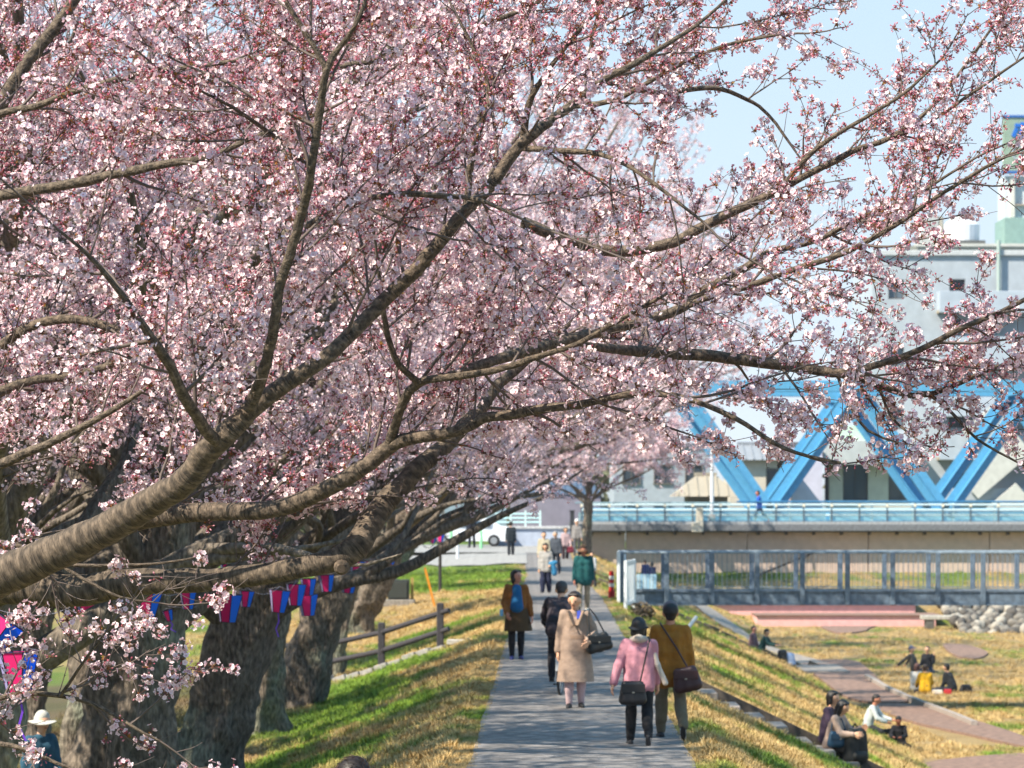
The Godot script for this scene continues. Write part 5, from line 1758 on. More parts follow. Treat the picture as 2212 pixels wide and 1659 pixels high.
	var prof := [[-2.2, 0.28], [-2.25, 0.62], [-2.1, 0.86], [-1.15, 0.98], [-0.45, 1.42], [1.1, 1.46], [1.75, 1.05], [2.1, 0.98], [2.22, 0.6], [2.15, 0.28]]
	for i in prof.size():
		var p = prof[i]
		var q = prof[(i + 1) % prof.size()]
		var wp: float = 0.84 if p[1] < 1.0 else 0.66
		var wq: float = 0.84 if q[1] < 1.0 else 0.66
		cs.quad(Vector3(p[0], p[1], wp), Vector3(q[0], q[1], wq), Vector3(q[0], q[1], -wq), Vector3(p[0], p[1], -wp))
	for z in [1.0, -1.0]:
		for i in range(1, prof.size() - 1):
			var p = prof[i]
			var q = prof[(i + 1) % prof.size()]
			cs.tri(Vector3(0, 0.28, z * 0.84), Vector3(p[0], p[1], z * (0.84 if p[1] < 1.0 else 0.66)), Vector3(q[0], q[1], z * (0.84 if q[1] < 1.0 else 0.66)))
	part("body", cs.mesh(), m("dfe6ef", 0.25), car)
	for i in 2:
		part("window", one_box(Vector3(0.95, 0.32, 0.03), 0.01, Vector3(-0.35 + i * 1.05, 1.17, 0.78)), m("46586a", 0.12), car)
		for z in [0.78, -0.78]:
			var wl := part("wheel", one_tube([Vector3(-1.35 + i * 2.7, 0.31, z - 0.1), Vector3(-1.35 + i * 2.7, 0.31, z + 0.1)], [0.31, 0.31], 18), m("1d1d20", 0.8), car)
			part("rim", one_tube([Vector3(-1.35 + i * 2.7, 0.31, z + 0.09), Vector3(-1.35 + i * 2.7, 0.31, z + 0.115)], [0.19, 0.18], 14), m("a8adb3", 0.3, 0.6), wl)
	part("headlight", one_box(Vector3(0.08, 0.12, 0.3), 0.01, Vector3(-2.2, 0.74, 0.55)), m("f2f3f0", 0.2), car)
	part("tail_light", one_box(Vector3(0.08, 0.2, 0.2), 0.01, Vector3(2.17, 0.8, 0.6)), m("a8241f", 0.3), car)
	for i in 2:
		var gb := thing("green_barrier", ["left one of two light green hoop barriers before the white car", "right one of two light green hoop barriers, by the man in black"][i], "barrier", Vector3([-3.06, -1.55][i], ground(-2.0, 163.0), -163.0))
		var pm := m("8fd9a4", 0.5)
		for k in 2:
			part("post", one_tube([Vector3(0, 0, -0.35 + k * 0.7), Vector3(0, 0.95, -0.35 + k * 0.7)], [0.07, 0.07], 8), pm, gb)
		part("bar", one_tube([Vector3(0, 0.95, -0.38), Vector3(0, 0.95, 0.38)], [0.07, 0.07], 8), pm, gb)
	var wp2 := thing("white_marker_post", "thin white marker post at the edge of the grass by the road", "post", Vector3(-2.45, ground(-2.45, 146.0), -146.0))
	part("shaft", one_tube([Vector3(0, -0.1, 0), Vector3(0, 1.3, 0)], [0.06, 0.06], 8), m("d7dde4", 0.5), wp2)
	part("cap", one_tube([Vector3(0, 1.3, 0), Vector3(0, 1.36, 0)], [0.06, 0.02], 8), m("d7dde4", 0.5), wp2)

func bonbori(pos: Vector3, h: float, tilt: float, yaw: float, label: String, tail: bool):
	var o := thing("paper_lantern", label, "lantern", pos, 0.0, "pink and blue paper lanterns strung along the trees")
	o.rotation_degrees = Vector3(0, yaw, tilt)
	var rt := h * 0.50
	var rb := h * 0.29
	var cols := [lantern_paper(Color(1.0, 0.24, 0.62)), lantern_paper(Color(0.14, 0.56, 1.0)), lantern_paper(Color(0.66, 0.64, 0.80))]
	var frame := Shape.new()
	for k in 6:
		# seen from the front: pink, blue, then a sliver of lilac
		var a := deg_to_rad(-160.0 + k * 60.0 + 30.0 - 10.0)
		var b := a + TAU / 6.0
		var p := [Vector3(cos(a) * rb, -h, -sin(a) * rb), Vector3(cos(b) * rb, -h, -sin(b) * rb), Vector3(cos(b) * rt, 0, -sin(b) * rt), Vector3(cos(a) * rt, 0, -sin(a) * rt)]
		var s := Shape.new()
		s.quad(p[0], p[1], p[2], p[3])
		var mid: Vector3 = (p[0] + p[1] + p[2] + p[3]) / 4.0
		var inn := Vector3(-mid.x, 0, -mid.z).normalized() * 0.003
		s.quad(p[0] + inn, p[1] + inn, p[2] + inn, p[3] + inn)
		part("panel", s.mesh(), cols[k % 3], o)
		frame.beam(p[0], p[3], 0.007, 0.007, Vector3(0.2, 0, 1))
		frame.beam(p[2], p[3], 0.009, 0.009)
		frame.beam(p[0], p[1], 0.007, 0.007)
	part("frame", frame.mesh(), m("2a1c3a", 0.6), o)
	part("hanger", one_tube([Vector3(-rt, 0.0, 0), Vector3(0, h * 0.16, 0), Vector3(rt, 0, 0)], [0.003, 0.003, 0.003], 5), m("8d8a90", 0.6), o)
	if tail:
		var t := Shape.new()
		var pts := [Vector3(0.0, -h, 0), Vector3(0.02, -h * 1.4, 0), Vector3(-0.01, -h * 1.75, 0.0), Vector3(0.035, -h * 2.1, 0)]
		for i in 3:
			t.quad(pts[i] - Vector3(0.008, 0, 0), pts[i] + Vector3(0.008, 0, 0), pts[i + 1] + Vector3(0.008, 0, 0), pts[i + 1] - Vector3(0.008, 0, 0))
		part("ribbon", t.mesh(), m("7b46d8", 0.6), o)

func lantern_paper(c: Color) -> StandardMaterial3D:
	var key := "paper" + str(c)
	if not mats.has(key):
		var s := StandardMaterial3D.new()
		s.albedo_color = c.linear_to_srgb() if false else c
		s.roughness = 0.7
		s.backlight_enabled = true
		s.backlight = c
		mats[key] = s
	return mats[key]

func lanterns():
	# [x, y of the top, size of it in picture units, tilt, distance]
	var list := [
		[16, 1338, 92, 35, 22.9, "large tilted lantern at the left edge, above the other big one", 0],
		[38, 1408, 92, -2, 22.4, "largest upright lantern at the left edge, with trailing ribbons", 1],
		[197, 1292, 70, 0, 30.0, "lantern hanging alone against the dark trunk, right of the big pair", 0],
		[323, 1276, 58, 6, 36.0, "leaning lantern under the thick limb, right of the lone one", 0],
		[361, 1318, 24, -14, 60.0, "tiny lantern with a violet ribbon beside the leaning lantern", 1],
		[406, 1278, 38, 0, 48.0, "upper of two overlapping lanterns under the middle of the limb", 0],
		[405, 1302, 38, 14, 46.0, "lower of two overlapping lanterns under the middle of the limb", 0],
		[466, 1278, 36, 8, 50.0, "left lantern of the trio beneath the limb", 0],
		[495, 1284, 60, 3, 38.0, "long central lantern of the trio beneath the limb", 0],
		[533, 1277, 34, 4, 52.0, "right lantern of the trio beneath the limb", 0],
		[493, 1218, 36, -4, 50.0, "lantern top showing above the limb", 0],
		[605, 1275, 48, 5, 44.0, "lantern with a ribbon blown sideways, left of the close group", 1],
		[640, 1262, 46, 2, 46.0, "middle lantern of the close group under the limb", 0],
		[666, 1250, 36, 0, 54.0, "upper right lantern of the close group", 0],
		[664, 1284, 46, -2, 46.0, "lowest lantern of the close group", 0],
		[704, 1242, 36, -3, 56.0, "lantern between the close group and the knotty limb end", 0],
		[754, 1239, 42, 4, 50.0, "lower lantern beneath the knotty limb end", 0],
		[772, 1213, 34, 2, 60.0, "upper lantern beneath the knotty limb end, half behind blossom", 0],
		[805, 1214, 38, 4, 56.0, "lantern right of the knotty limb end", 0],
		[843, 1189, 30, 2, 70.0, "small lantern above the second leaning trunk", 0],
		[868, 1182, 15, 20, 105.0, "minute lantern glowing pink along the far limb", 0],
		[884, 1167, 19, 24, 95.0, "far tilted lantern before the last limb", 0],
		[937, 1158, 16, 10, 110.0, "farthest pink lantern at the fork over the lawn", 0],
		[819, 1160, 14, 0, 110.0, "tiny blue lantern beside the thick rising limb", 0],
		[951, 1150, 20, 0, 104.0, "violet lantern on the thin dark post", 0],
	]
	var tops := []
	for q in list:
		if q[0] < 705 and q[0] > 300:
			q[4] = minf(q[4], 33.0 + (q[0] - 300) * 0.03 + (int(q[0]) % 7) * 0.35)
		var p := at(q[0], q[1], q[4])
		bonbori(p, q[2] * q[4] / F, -q[3], 10.0 + (int(q[0]) % 5) * 2.0 - 4.0, "pink and blue " + q[5], q[6] == 1)
		tops.append(p)
	tops.sort_custom(func(a, b): return a.z > b.z)
	var c := thing("lantern_cord", "thin pale cord that carries the paper lanterns from tree to tree", "cord")
	var s := Shape.new()
	for i in tops.size() - 1:
		var a: Vector3 = tops[i] + Vector3(0, 0.05, 0)
		var b: Vector3 = tops[i + 1] + Vector3(0, 0.05, 0)
		var pts := PackedVector3Array()
		for k in 7:
			var t := k / 6.0
			pts.append(a.lerp(b, t) - Vector3(0, 0.10 * sin(PI * t), 0))
		s.thin(pts, 0.004, 0.004)
	part("cord", s.mesh(), m("8f8a94", 0.7), c)

# ---------------------------------------------------------------- people
func limb_dir(side: float, fwd: float, out: float) -> Vector3:
	var f := deg_to_rad(fwd)
	var o := deg_to_rad(out)
	return Vector3(side * sin(o), -cos(o) * cos(f), sin(f) * cos(o))

# A figure that faces +z. o: h height; skin, top, low, shoe, hair colours; legs [[thigh fwd, out, shin fwd, out] for right (-x), left (+x)]; arms likewise; lean; sit
func person(label: String, pos: Vector3, yaw: float, o: Dictionary) -> Node3D:
	var H: float = o.get("h", 1.62)
	var far: float = o.get("cell", 0.028)
	var root := thing("person", label, "person", pos, yaw)
	var legs: Array = o.get("legs", [[6, 1, 2, 1], [-6, 1, -12, 1]])
	var arms: Array = o.get("arms", [[-8, 7, 6, 4], [10, 7, 22, 4]])
	var lean := deg_to_rad(o.get("lean", 2.0))
	var w: float = o.get("w", 1.0)
	var spine := Vector3(0, cos(lean), sin(lean))
	var joints := {}
	var lowest := 1e9
	for i in 2:
		var s := -1.0 + 2.0 * i
		var hip := Vector3(s * 0.052 * H * w, -0.02 * H, 0)
		var l = legs[i]
		var knee := hip + limb_dir(s, l[0], l[1]) * 0.238 * H
		var ank := knee + limb_dir(s, l[2], l[3]) * 0.232 * H
		joints[i] = [hip, knee, ank]
		lowest = minf(lowest, ank.y - 0.042 * H)
	var py := -lowest if not o.get("sit", false) else 0.085 * H
	var pel := Vector3(0, py, 0)
	var mid := pel + spine * 0.11 * H
	var chest := pel + spine * 0.20 * H
	var neck := pel + spine * 0.305 * H
	var hp: float = deg_to_rad(o.get("nod", 0.0))
	var hy: float = deg_to_rad(o.get("turn", 0.0))
	var hb := Basis(Vector3.UP, hy) * Basis(Vector3.RIGHT, hp + lean * 0.4)
	var head := neck + Vector3(0, 0.03 * H, 0.008 * H) + hb * Vector3(0, 0.058 * H, 0.008 * H)
	# --- the body, one skin
	var body := []
	var cl := []        # clothing over the trunk and arms
	var tr := []        # trousers or stockings
	var ins := 0.011 * H
	var fat: float = 0.0078 * H * o.get("bulk", 1.0)
	for i in 2:
		var s := -1.0 + 2.0 * i
		var hip: Vector3 = joints[i][0] + pel
		var knee: Vector3 = joints[i][1] + pel
		var ank: Vector3 = joints[i][2] + pel
		var a = arms[i]
		var sh := pel + spine * 0.268 * H + Vector3(s * 0.095 * H * w, 0, 0)
		var el := sh + limb_dir(s, a[0], a[1]) * 0.172 * H
		var wr := el + limb_dir(s, a[2], a[3]) * 0.145 * H
		var pd := (wr - el).normalized()
		var palm := wr + pd * 0.045 * H
		body.append([hip, knee, 0.050 * H * w, 0.034 * H])
		body.append([knee + Vector3(0, -0.03 * H, -0.006 * H), knee.lerp(ank, 0.35) + Vector3(0, 0, -0.008 * H), 0.031 * H, 0.033 * H])
		body.append([knee, ank, 0.030 * H, 0.021 * H])
		body.append([pel + Vector3(s * 0.040 * H * w, 0.0, 0), chest + Vector3(s * 0.042 * H * w, 0, 0), 0.058 * H * w, 0.052 * H])
		body.append([chest + Vector3(s * 0.038 * H * w, 0, 0), sh - Vector3(s * 0.018 * H, 0.004 * H, 0), 0.050 * H, 0.028 * H])
		body.append([sh, el, 0.029 * H, 0.022 * H])
		body.append([el, wr, 0.022 * H, 0.015 * H])
		var thumb := pd.cross(Vector3(s, 0, 0.4)).normalized()
		if not o.get("hands", false):
			body.append([wr, palm, 0.015 * H, 0.018 * H])
			body.append([palm, palm + pd * 0.042 * H + Vector3(-s * 0.01 * H, 0, 0.008 * H), 0.014 * H, 0.010 * H])
		else:
			hand(root, wr, pd, s, H, o.get("skin", "d6a688"))
		var sl: float = o.get("sleeve", 0.96)
		cl.append([sh, el, 0.031 * H + fat, 0.025 * H + fat])
		cl.append([el, el.lerp(wr, sl), 0.025 * H + fat, 0.021 * H + fat * 0.9])
		cl.append([chest + Vector3(s * 0.036 * H * w, 0, 0), sh - Vector3(s * 0.014 * H, 0.008 * H, 0), 0.054 * H + fat, 0.027 * H + fat])
		cl.append([neck - spine * 0.03 * H, sh - Vector3(s * 0.02 * H, 0.0, 0), 0.032 * H + fat * 0.6, 0.024 * H + fat * 0.8])
		cl.append([mid + Vector3(s * 0.042 * H * w, 0, 0), chest + Vector3(s * 0.040 * H * w, 0, 0), 0.057 * H * w + fat, 0.056 * H + fat])
		cl.append([pel + Vector3(s * 0.044 * H * w, o.get("hem", -0.02) * H, 0), mid + Vector3(s * 0.040 * H * w, 0, 0), 0.064 * H * w + fat, 0.058 * H * w + fat])
		var wide: float = o.get("wide", 1.0)
		tr.append([pel + Vector3(s * 0.038 * H * w, 0.045 * H, 0), hip, 0.060 * H * w, 0.058 * H * w])
		tr.append([hip, knee, 0.056 * H * w, 0.040 * H * wide])
		tr.append([knee, ank + Vector3(0, 0.012 * H, 0), 0.044 * H * wide, 0.034 * H * wide])
		tr.append([knee.lerp(ank, 0.1), knee.lerp(ank, 0.55) + Vector3(0, 0, -0.008 * H), 0.043 * H * wide, 0.040 * H * wide])
		# shoe
		var toe := (Vector3(s * 0.12, 0, 1)).normalized()
		if absf(legs[i][2]) > 30.0 and o.get("sit", false) == false:
			toe = (toe + Vector3(0, -0.9, 0)).normalized()
		if o.has("toe"):
			toe = o.toe
		elif legs[i][2] < -14.0 and not o.get("sit", false):
			toe = (toe + Vector3(0, -0.75, 0)).normalized()
		var so := ank + Vector3(0, -0.022 * H, 0)
		var shoe_caps := [[so - toe * 0.03 * H, so + toe * 0.03 * H, 0.023 * H, 0.024 * H], [so + toe * 0.03 * H, so + toe * 0.105 * H + Vector3(0, -0.006 * H, 0), 0.023 * H, 0.017 * H], [ank + Vector3(0, 0.01 * H, 0), so, 0.023 * H, 0.022 * H]]
		var sh_ := part("shoe", skin(shoe_caps, 0.014 if far < 0.035 else 0.025, 0.012), m(o.get("shoe", "26242a"), 0.6), root)
		if far < 0.035:
			var soc := Shape.new()
			soc.beam(so - toe * 0.045 * H - Vector3(0, 0.021 * H, 0), so + toe * 0.115 * H - Vector3(0, 0.021 * H, 0), 0.044 * H, 0.008 * H)
			part("sole", soc.mesh(), m(o.get("sole", "3a3838"), 0.7), sh_)
	body.append([neck - spine * 0.02 * H, head - hb * Vector3(0, 0.04 * H, 0.01 * H), 0.034 * H, 0.030 * H])
	var hr := 0.052 * H
	body.append([head + hb * Vector3(0, 0.012 * H, -0.010 * H), head + hb * Vector3(0, 0.016 * H, 0.010 * H), hr, hr * 0.96])
	body.append([head + hb * Vector3(0, -0.01 * H, 0.016 * H), head + hb * Vector3(0, -0.046 * H, 0.026 * H), hr * 0.80, hr * 0.42])
	body.append([head + hb * Vector3(0, 0.002 * H, 0.058 * H), head + hb * Vector3(0, -0.016 * H, 0.066 * H), 0.006 * H, 0.010 * H])
	for s in [-1.0, 1.0]:
		body.append([head + hb * Vector3(s * 0.053 * H, 0.004 * H, -0.004 * H), head + hb * Vector3(s * 0.050 * H, -0.018 * H, 0.0), 0.009 * H, 0.007 * H])
	part("body", skin(body, far * 0.72, 0.018 * H), m(o.get("skin", "d6a688"), 0.55), root)
	part(o.get("topname", "jacket"), skin(cl, far * 0.7, 0.018 * H, 0.020), cloth(o.get("top", "777777")), root)
	if o.has("skirt"):
		var k: Dictionary = o.skirt
		var rings := []
		for i in 9:
			var t := i / 8.0
			var c := pel + Vector3(k.get("dx", 0.0) * t, lerpf(k.get("from", 0.09), k.to, t) * H, k.get("dz", 0.0) * t)
			rings.append([c, lerpf(k.get("r0", 0.098), k.r1, pow(t, 0.8)) * H, lerpf(k.get("z0", 0.074), k.get("z1", k.r1 * 0.8), pow(t, 0.8)) * H])
		var ss := Shape.new()
		ss.loft(rings, 28, 0.07, 6)
		part(k.get("name", "skirt"), ss.mesh(), cloth(o.get("low", "444444")) if not k.has("col") else cloth(k.col), root)
	if o.has("trousers") or not o.has("skirt"):
		part("trousers", skin(tr, far * 0.7, 0.014 * H, 0.014), cloth(o.get("low", "333333")), root)
	elif o.has("stockings"):
		var stk := []
		for i in 2:
			var kn: Vector3 = joints[i][1] + pel
			var an: Vector3 = joints[i][2] + pel
			stk.append([joints[i][0] + pel, kn, 0.052 * H, 0.041 * H])
			stk.append([kn, kn.lerp(an, 0.4) + Vector3(0, 0, -0.008 * H), 0.040 * H, 0.041 * H])
			stk.append([kn.lerp(an, 0.4), an, 0.039 * H, 0.027 * H])
		part("stockings", skin(stk, far * 0.7, 0.01), cloth(o.stockings), root)
	# hair, hats
	var hs: String = o.get("style", "short")
	var hm := m(o.get("hair", "1c1715"), 0.55)
	var hc := [[head + hb * Vector3(0, 0.026 * H, -0.018 * H), head + hb * Vector3(0, 0.032 * H, -0.005 * H), hr * 1.08, hr * 1.0], [head + hb * Vector3(0, 0.0, -0.024 * H), head + hb * Vector3(0, -0.02 * H, -0.024 * H), hr * 0.98, hr * 0.75]]
	if hs == "bob" or hs == "long":
		var drop := 0.055 if hs == "bob" else 0.15
		for s in [-1.0, 1.0]:
			hc.append([head + hb * Vector3(s * 0.040 * H, 0.018 * H, -0.004 * H), head + hb * Vector3(s * 0.046 * H, -drop * 0.8 * H, -0.006 * H), 0.026 * H, 0.020 * H])
		hc.append([head + hb * Vector3(0, 0.0, -0.035 * H), head + hb * Vector3(0, -drop * H, -0.038 * H), 0.045 * H, 0.034 * H])
	if hs == "bob" or hs == "fringe" or hs == "long":
		hc.append([head + hb * Vector3(-0.03 * H, 0.052 * H, 0.028 * H), head + hb * Vector3(0.03 * H, 0.052 * H, 0.028 * H), 0.019 * H, 0.019 * H])
	if hs == "bald":
		hc = [[head + hb * Vector3(0, -0.01 * H, -0.03 * H), head + hb * Vector3(0, -0.026 * H, -0.02 * H), hr * 0.86, hr * 0.7]]
	part("hair", skin(hc, far * 0.55, 0.012), hm, root)
	if o.has("hat"):
		var ht: Dictionary = o.hat
		var top := [[head + hb * Vector3(0, 0.030 * H, -0.006 * H), head + hb * Vector3(0, 0.040 * H, -0.002 * H), hr * 1.16, hr * 1.06]]
		var hat := part("hat", skin(top, far * 0.55, 0.01), cloth(ht.col), root)
		if ht.kind == "cap":
			var pk := [[head + hb * Vector3(-0.025 * H, 0.035 * H, 0.05 * H), head + hb * Vector3(-0.015 * H, 0.028 * H, 0.10 * H), 0.016 * H, 0.010 * H], [head + hb * Vector3(0.025 * H, 0.035 * H, 0.05 * H), head + hb * Vector3(0.015 * H, 0.028 * H, 0.10 * H), 0.016 * H, 0.010 * H]]
			part("peak", skin(pk, far * 0.5, 0.02), cloth(ht.col), hat)
		elif ht.kind == "brim":
			var bs := Shape.new()
			var n := 24
			var rb: float = ht.get("r", 0.105) * H
			for j in n:
				var a := TAU * j / n
				var b := TAU * (j + 1) / n
				var dz := -0.018 * H
				var wa := dz + 0.010 * H * sin(a * 2.0 + 0.5)
				var wb := dz + 0.010 * H * sin(b * 2.0 + 0.5)
				var c0 := head + hb * Vector3(0, 0.022 * H, 0)
				var p0 := c0 + hb * Vector3(cos(a) * hr * 1.05, 0, sin(a) * hr * 1.05)
				var p1 := c0 + hb * Vector3(cos(b) * hr * 1.05, 0, sin(b) * hr * 1.05)
				var q0 := c0 + hb * Vector3(cos(a) * rb, wa, sin(a) * rb)
				var q1 := c0 + hb * Vector3(cos(b) * rb, wb, sin(b) * rb)
				bs.quad(p0, q0, q1, p1)
				bs.quad(p0 + Vector3(0, -0.006, 0), q0 + Vector3(0, -0.006, 0), q1 + Vector3(0, -0.006, 0), p1 + Vector3(0, -0.006, 0))
			part("brim", bs.mesh(), cloth(ht.col), hat)
	# face
	if far < 0.04:
		var dk := m("1a1312", 0.3)
		for s in [-1.0, 1.0]:
			part("eye", one_box(Vector3(0.013 * H, 0.0055 * H, 0.006 * H), 0.0, head + hb * Vector3(s * 0.021 * H, -0.003 * H, 0.055 * H)), dk, root)
			part("eyebrow", one_box(Vector3(0.016 * H, 0.003 * H, 0.006 * H), 0.0, head + hb * Vector3(s * 0.022 * H, 0.009 * H, 0.056 * H)), m("2a1d19", 0.8), root)
		part("mouth", one_box(Vector3(0.024 * H, 0.006 * H, 0.006 * H), 0.0, head + hb * Vector3(0, -0.036 * H, 0.054 * H)), m("9c4f49", 0.5), root)
	if o.has("inner"):      # the shirt that shows at the open front
		part("shirt", skin([[pel + Vector3(0, 0.06 * H, 0.045 * H), neck + Vector3(0, -0.045 * H, 0.038 * H), 0.078 * H, 0.052 * H]], far * 0.7, 0.02), cloth(o.inner), root)
	if o.has("scarf"):
		part("scarf", skin([[neck + Vector3(-0.05 * H, 0.0, 0.01 * H), neck + Vector3(0, 0.012 * H, -0.045 * H), 0.030 * H, 0.032 * H], [neck + Vector3(0.05 * H, 0.0, 0.01 * H), neck + Vector3(0, 0.012 * H, -0.045 * H), 0.030 * H, 0.032 * H]] + o.scarf[1], far * 0.7, 0.03), cloth(o.scarf[0]), root)
	root.set_meta("pel", pel)
	return root

func hand(root: Node3D, wr: Vector3, pd: Vector3, s: float, H: float, sk: String):
	var side := pd.cross(Vector3(s, 0.1, 0.0)).normalized()       # towards the thumb
	if side.z < 0.0:
		side = -side
	var inn := side.cross(pd).normalized()
	if inn.x * s > 0.0:
		inn = -inn
	var k := H * 0.105
	var caps := [[wr, wr + pd * k * 0.2, 0.014 * H, 0.016 * H]]
	for i in 4:
		var o := side * (i - 1.5) * k * -0.125 * 1.0
		caps.append([wr + pd * k * 0.12 + o * 0.6, wr + pd * k * 0.50 + o, k * 0.11, k * 0.10])
		var l: float = [0.44, 0.50, 0.46, 0.36][i] * k
		var a := wr + pd * k * 0.52 + o * 1.08
		var b := a + (pd + inn * 0.35).normalized() * l * 0.5
		var c := b + (pd * 0.8 + inn * 0.8).normalized() * l * 0.5
		caps.append([a, b, k * 0.068, k * 0.06])
		caps.append([b, c, k * 0.06, k * 0.05])
	var t0 := wr + pd * k * 0.2 + side * k * 0.2
	var t1 := t0 + (pd * 0.8 + side * 0.6 + inn * 0.2).normalized() * k * 0.26
	caps.append([wr + pd * k * 0.1, t0, k * 0.10, k * 0.09])
	caps.append([t0, t1, k * 0.085, k * 0.07])
	caps.append([t1, t1 + (pd + inn * 0.4).normalized() * k * 0.2, k * 0.07, k * 0.055])
	part("hand", skin(caps, 0.0065, 0.006), m(sk, 0.55), root)

func bag(called: String, label: String, pos: Vector3, yaw: float, size: Vector3, hex: String, strap: Array, roll := 0.0):
	var o := thing(called, label, "bag", pos, yaw)
	var s := size
	var caps := []
	for x in [-0.32, 0.32]:
		caps.append([Vector3(x * s.x, -s.y * 0.30, 0), Vector3(x * s.x * 0.86, s.y * 0.30, 0), s.z * 0.5, s.z * 0.36])
	caps.append([Vector3(0, -s.y * 0.30, 0), Vector3(0, s.y * 0.26, 0), s.z * 0.52, s.z * 0.38])
	var b := part("bag_body", skin(caps, 0.018, 0.09), m(hex, 0.5), o)
	b.rotation_degrees.z = roll
	part("flap", one_box(Vector3(s.x * 0.82, s.y * 0.34, 0.012), 0.004, Vector3(0, s.y * 0.16, s.z * 0.52)), m(hex, 0.45), o)
	part("clasp", one_box(Vector3(0.03, 0.02, 0.01), 0.003, Vector3(0, 0.0, s.z * 0.54)), m("b0aba2", 0.3, 0.8), o)
	if strap:
		var r := []
		for i in strap.size():
			r.append(0.011)
		part("strap", one_tube(strap, r, 6), m(hex, 0.5), o)
	return o

func bicycle(label: String, pos: Vector3, yaw: float):
	var b := thing("bicycle", label, "bicycle", pos, yaw)
	var blk := m("17181b", 0.5)
	var st := m("9ca0a4", 0.3, 0.8)
	for z in [-0.52, 0.52]:
		var ring := []
		var rr := []
		var rim := []
		var r2 := []
		for k in 25:
			var a := TAU * k / 24.0
			ring.append(Vector3(0, 0.33 + cos(a) * 0.315, z + sin(a) * 0.315))
			rr.append(0.020)
			rim.append(Vector3(0, 0.33 + cos(a) * 0.288, z + sin(a) * 0.288))
			r2.append(0.010)
		var w := part("wheel", one_tube(ring, rr, 7), blk, b)
		part("rim", one_tube(rim, r2, 5), st, w)
		var sp := Shape.new()
		for k in 14:
			var a := TAU * k / 14.0
			sp.thin(PackedVector3Array([Vector3(0.02 * (1 if k % 2 else -1), 0.33, z), Vector3(0, 0.33 + cos(a) * 0.29, z + sin(a) * 0.29)]), 0.0025, 0.0025)
		part("spokes", sp.mesh(), st, w)
	var fr := m("30343a", 0.35, 0.4)
	var bbk := Vector3(0, 0.30, -0.05)
	var seat := Vector3(0, 0.82, -0.22)
	var headp := Vector3(0, 0.80, 0.36)
	for q in [[bbk, seat], [seat + Vector3(0, -0.12, 0.03), headp], [bbk, headp - Vector3(0, 0.12, -0.02)], [bbk, Vector3(0.05, 0.33, -0.52)], [bbk, Vector3(-0.05, 0.33, -0.52)], [seat + Vector3(0, -0.1, 0), Vector3(0.05, 0.33, -0.52)], [seat + Vector3(0, -0.1, 0), Vector3(-0.05, 0.33, -0.52)], [headp, Vector3(0, 0.33, 0.52)]]:
		part("tube", one_tube([q[0], q[1]], [0.016, 0.016], 7), fr, b)
	part("stem", one_tube([headp, headp + Vector3(0, 0.2, -0.05)], [0.014, 0.014], 7), fr, b)
	part("handlebar", one_tube([Vector3(-0.28, 1.0, 0.2), Vector3(-0.15, 1.02, 0.30), Vector3(0.15, 1.02, 0.30), Vector3(0.28, 1.0, 0.2)], [0.013, 0.013, 0.013, 0.013], 7), fr, b)
	part("saddle", skin([[Vector3(0, 0.86, -0.30), Vector3(0, 0.87, -0.08), 0.075, 0.028]], 0.02, 0.01), blk, b)
	part("mudguard", one_box(Vector3(0.06, 0.2, 0.02), 0.0, Vector3(0, 0.48, -0.85)), m("b9bcc0", 0.4), b)
	part("reflector", one_box(Vector3(0.06, 0.08, 0.03), 0.01, Vector3(0, 0.66, -0.83)), m("d4141a", 0.2), b)
	for s in [-1.0, 1.0]:
		part("pedal", one_box(Vector3(0.09, 0.02, 0.07), 0.0, Vector3(s * 0.12, 0.30 - s * 0.16, -0.05)), blk, b)
	return b

func hair_strands(root: Node3D, H: float):
	var h: MeshInstance3D = root.get_node("hair")
	var box := h.mesh.get_aabb()
	var c := box.get_center() + Vector3(0, -0.01, 0)
	var r := RandomNumberGenerator.new()
	r.seed = 3
	var s := Shape.new()
	for i in 900:
		var d := unit(r)
		d.y = absf(d.y) * 1.2 - 0.25
		d = d.normalized()
		var p := c + d * box.size * 0.5 * 0.98
		var t := (d.cross(Vector3(0.2, 0.3, 1.0)).normalized() + Vector3(0, -0.35, 0) + unit(r) * 0.7).normalized()
		var q := p + t * r.randf_range(0.02, 0.05) + d * r.randf_range(0.0, 0.012)
		s.tint = Color(0.03, 0.018, 0.014) * r.randf_range(0.6, 3.0)
		s.thin(PackedVector3Array([p, p.lerp(q, 0.5) + d * 0.006, q]), 0.0022, 0.001)
	part("hair_strands", s.mesh(), twig_mat, h, "stuff")

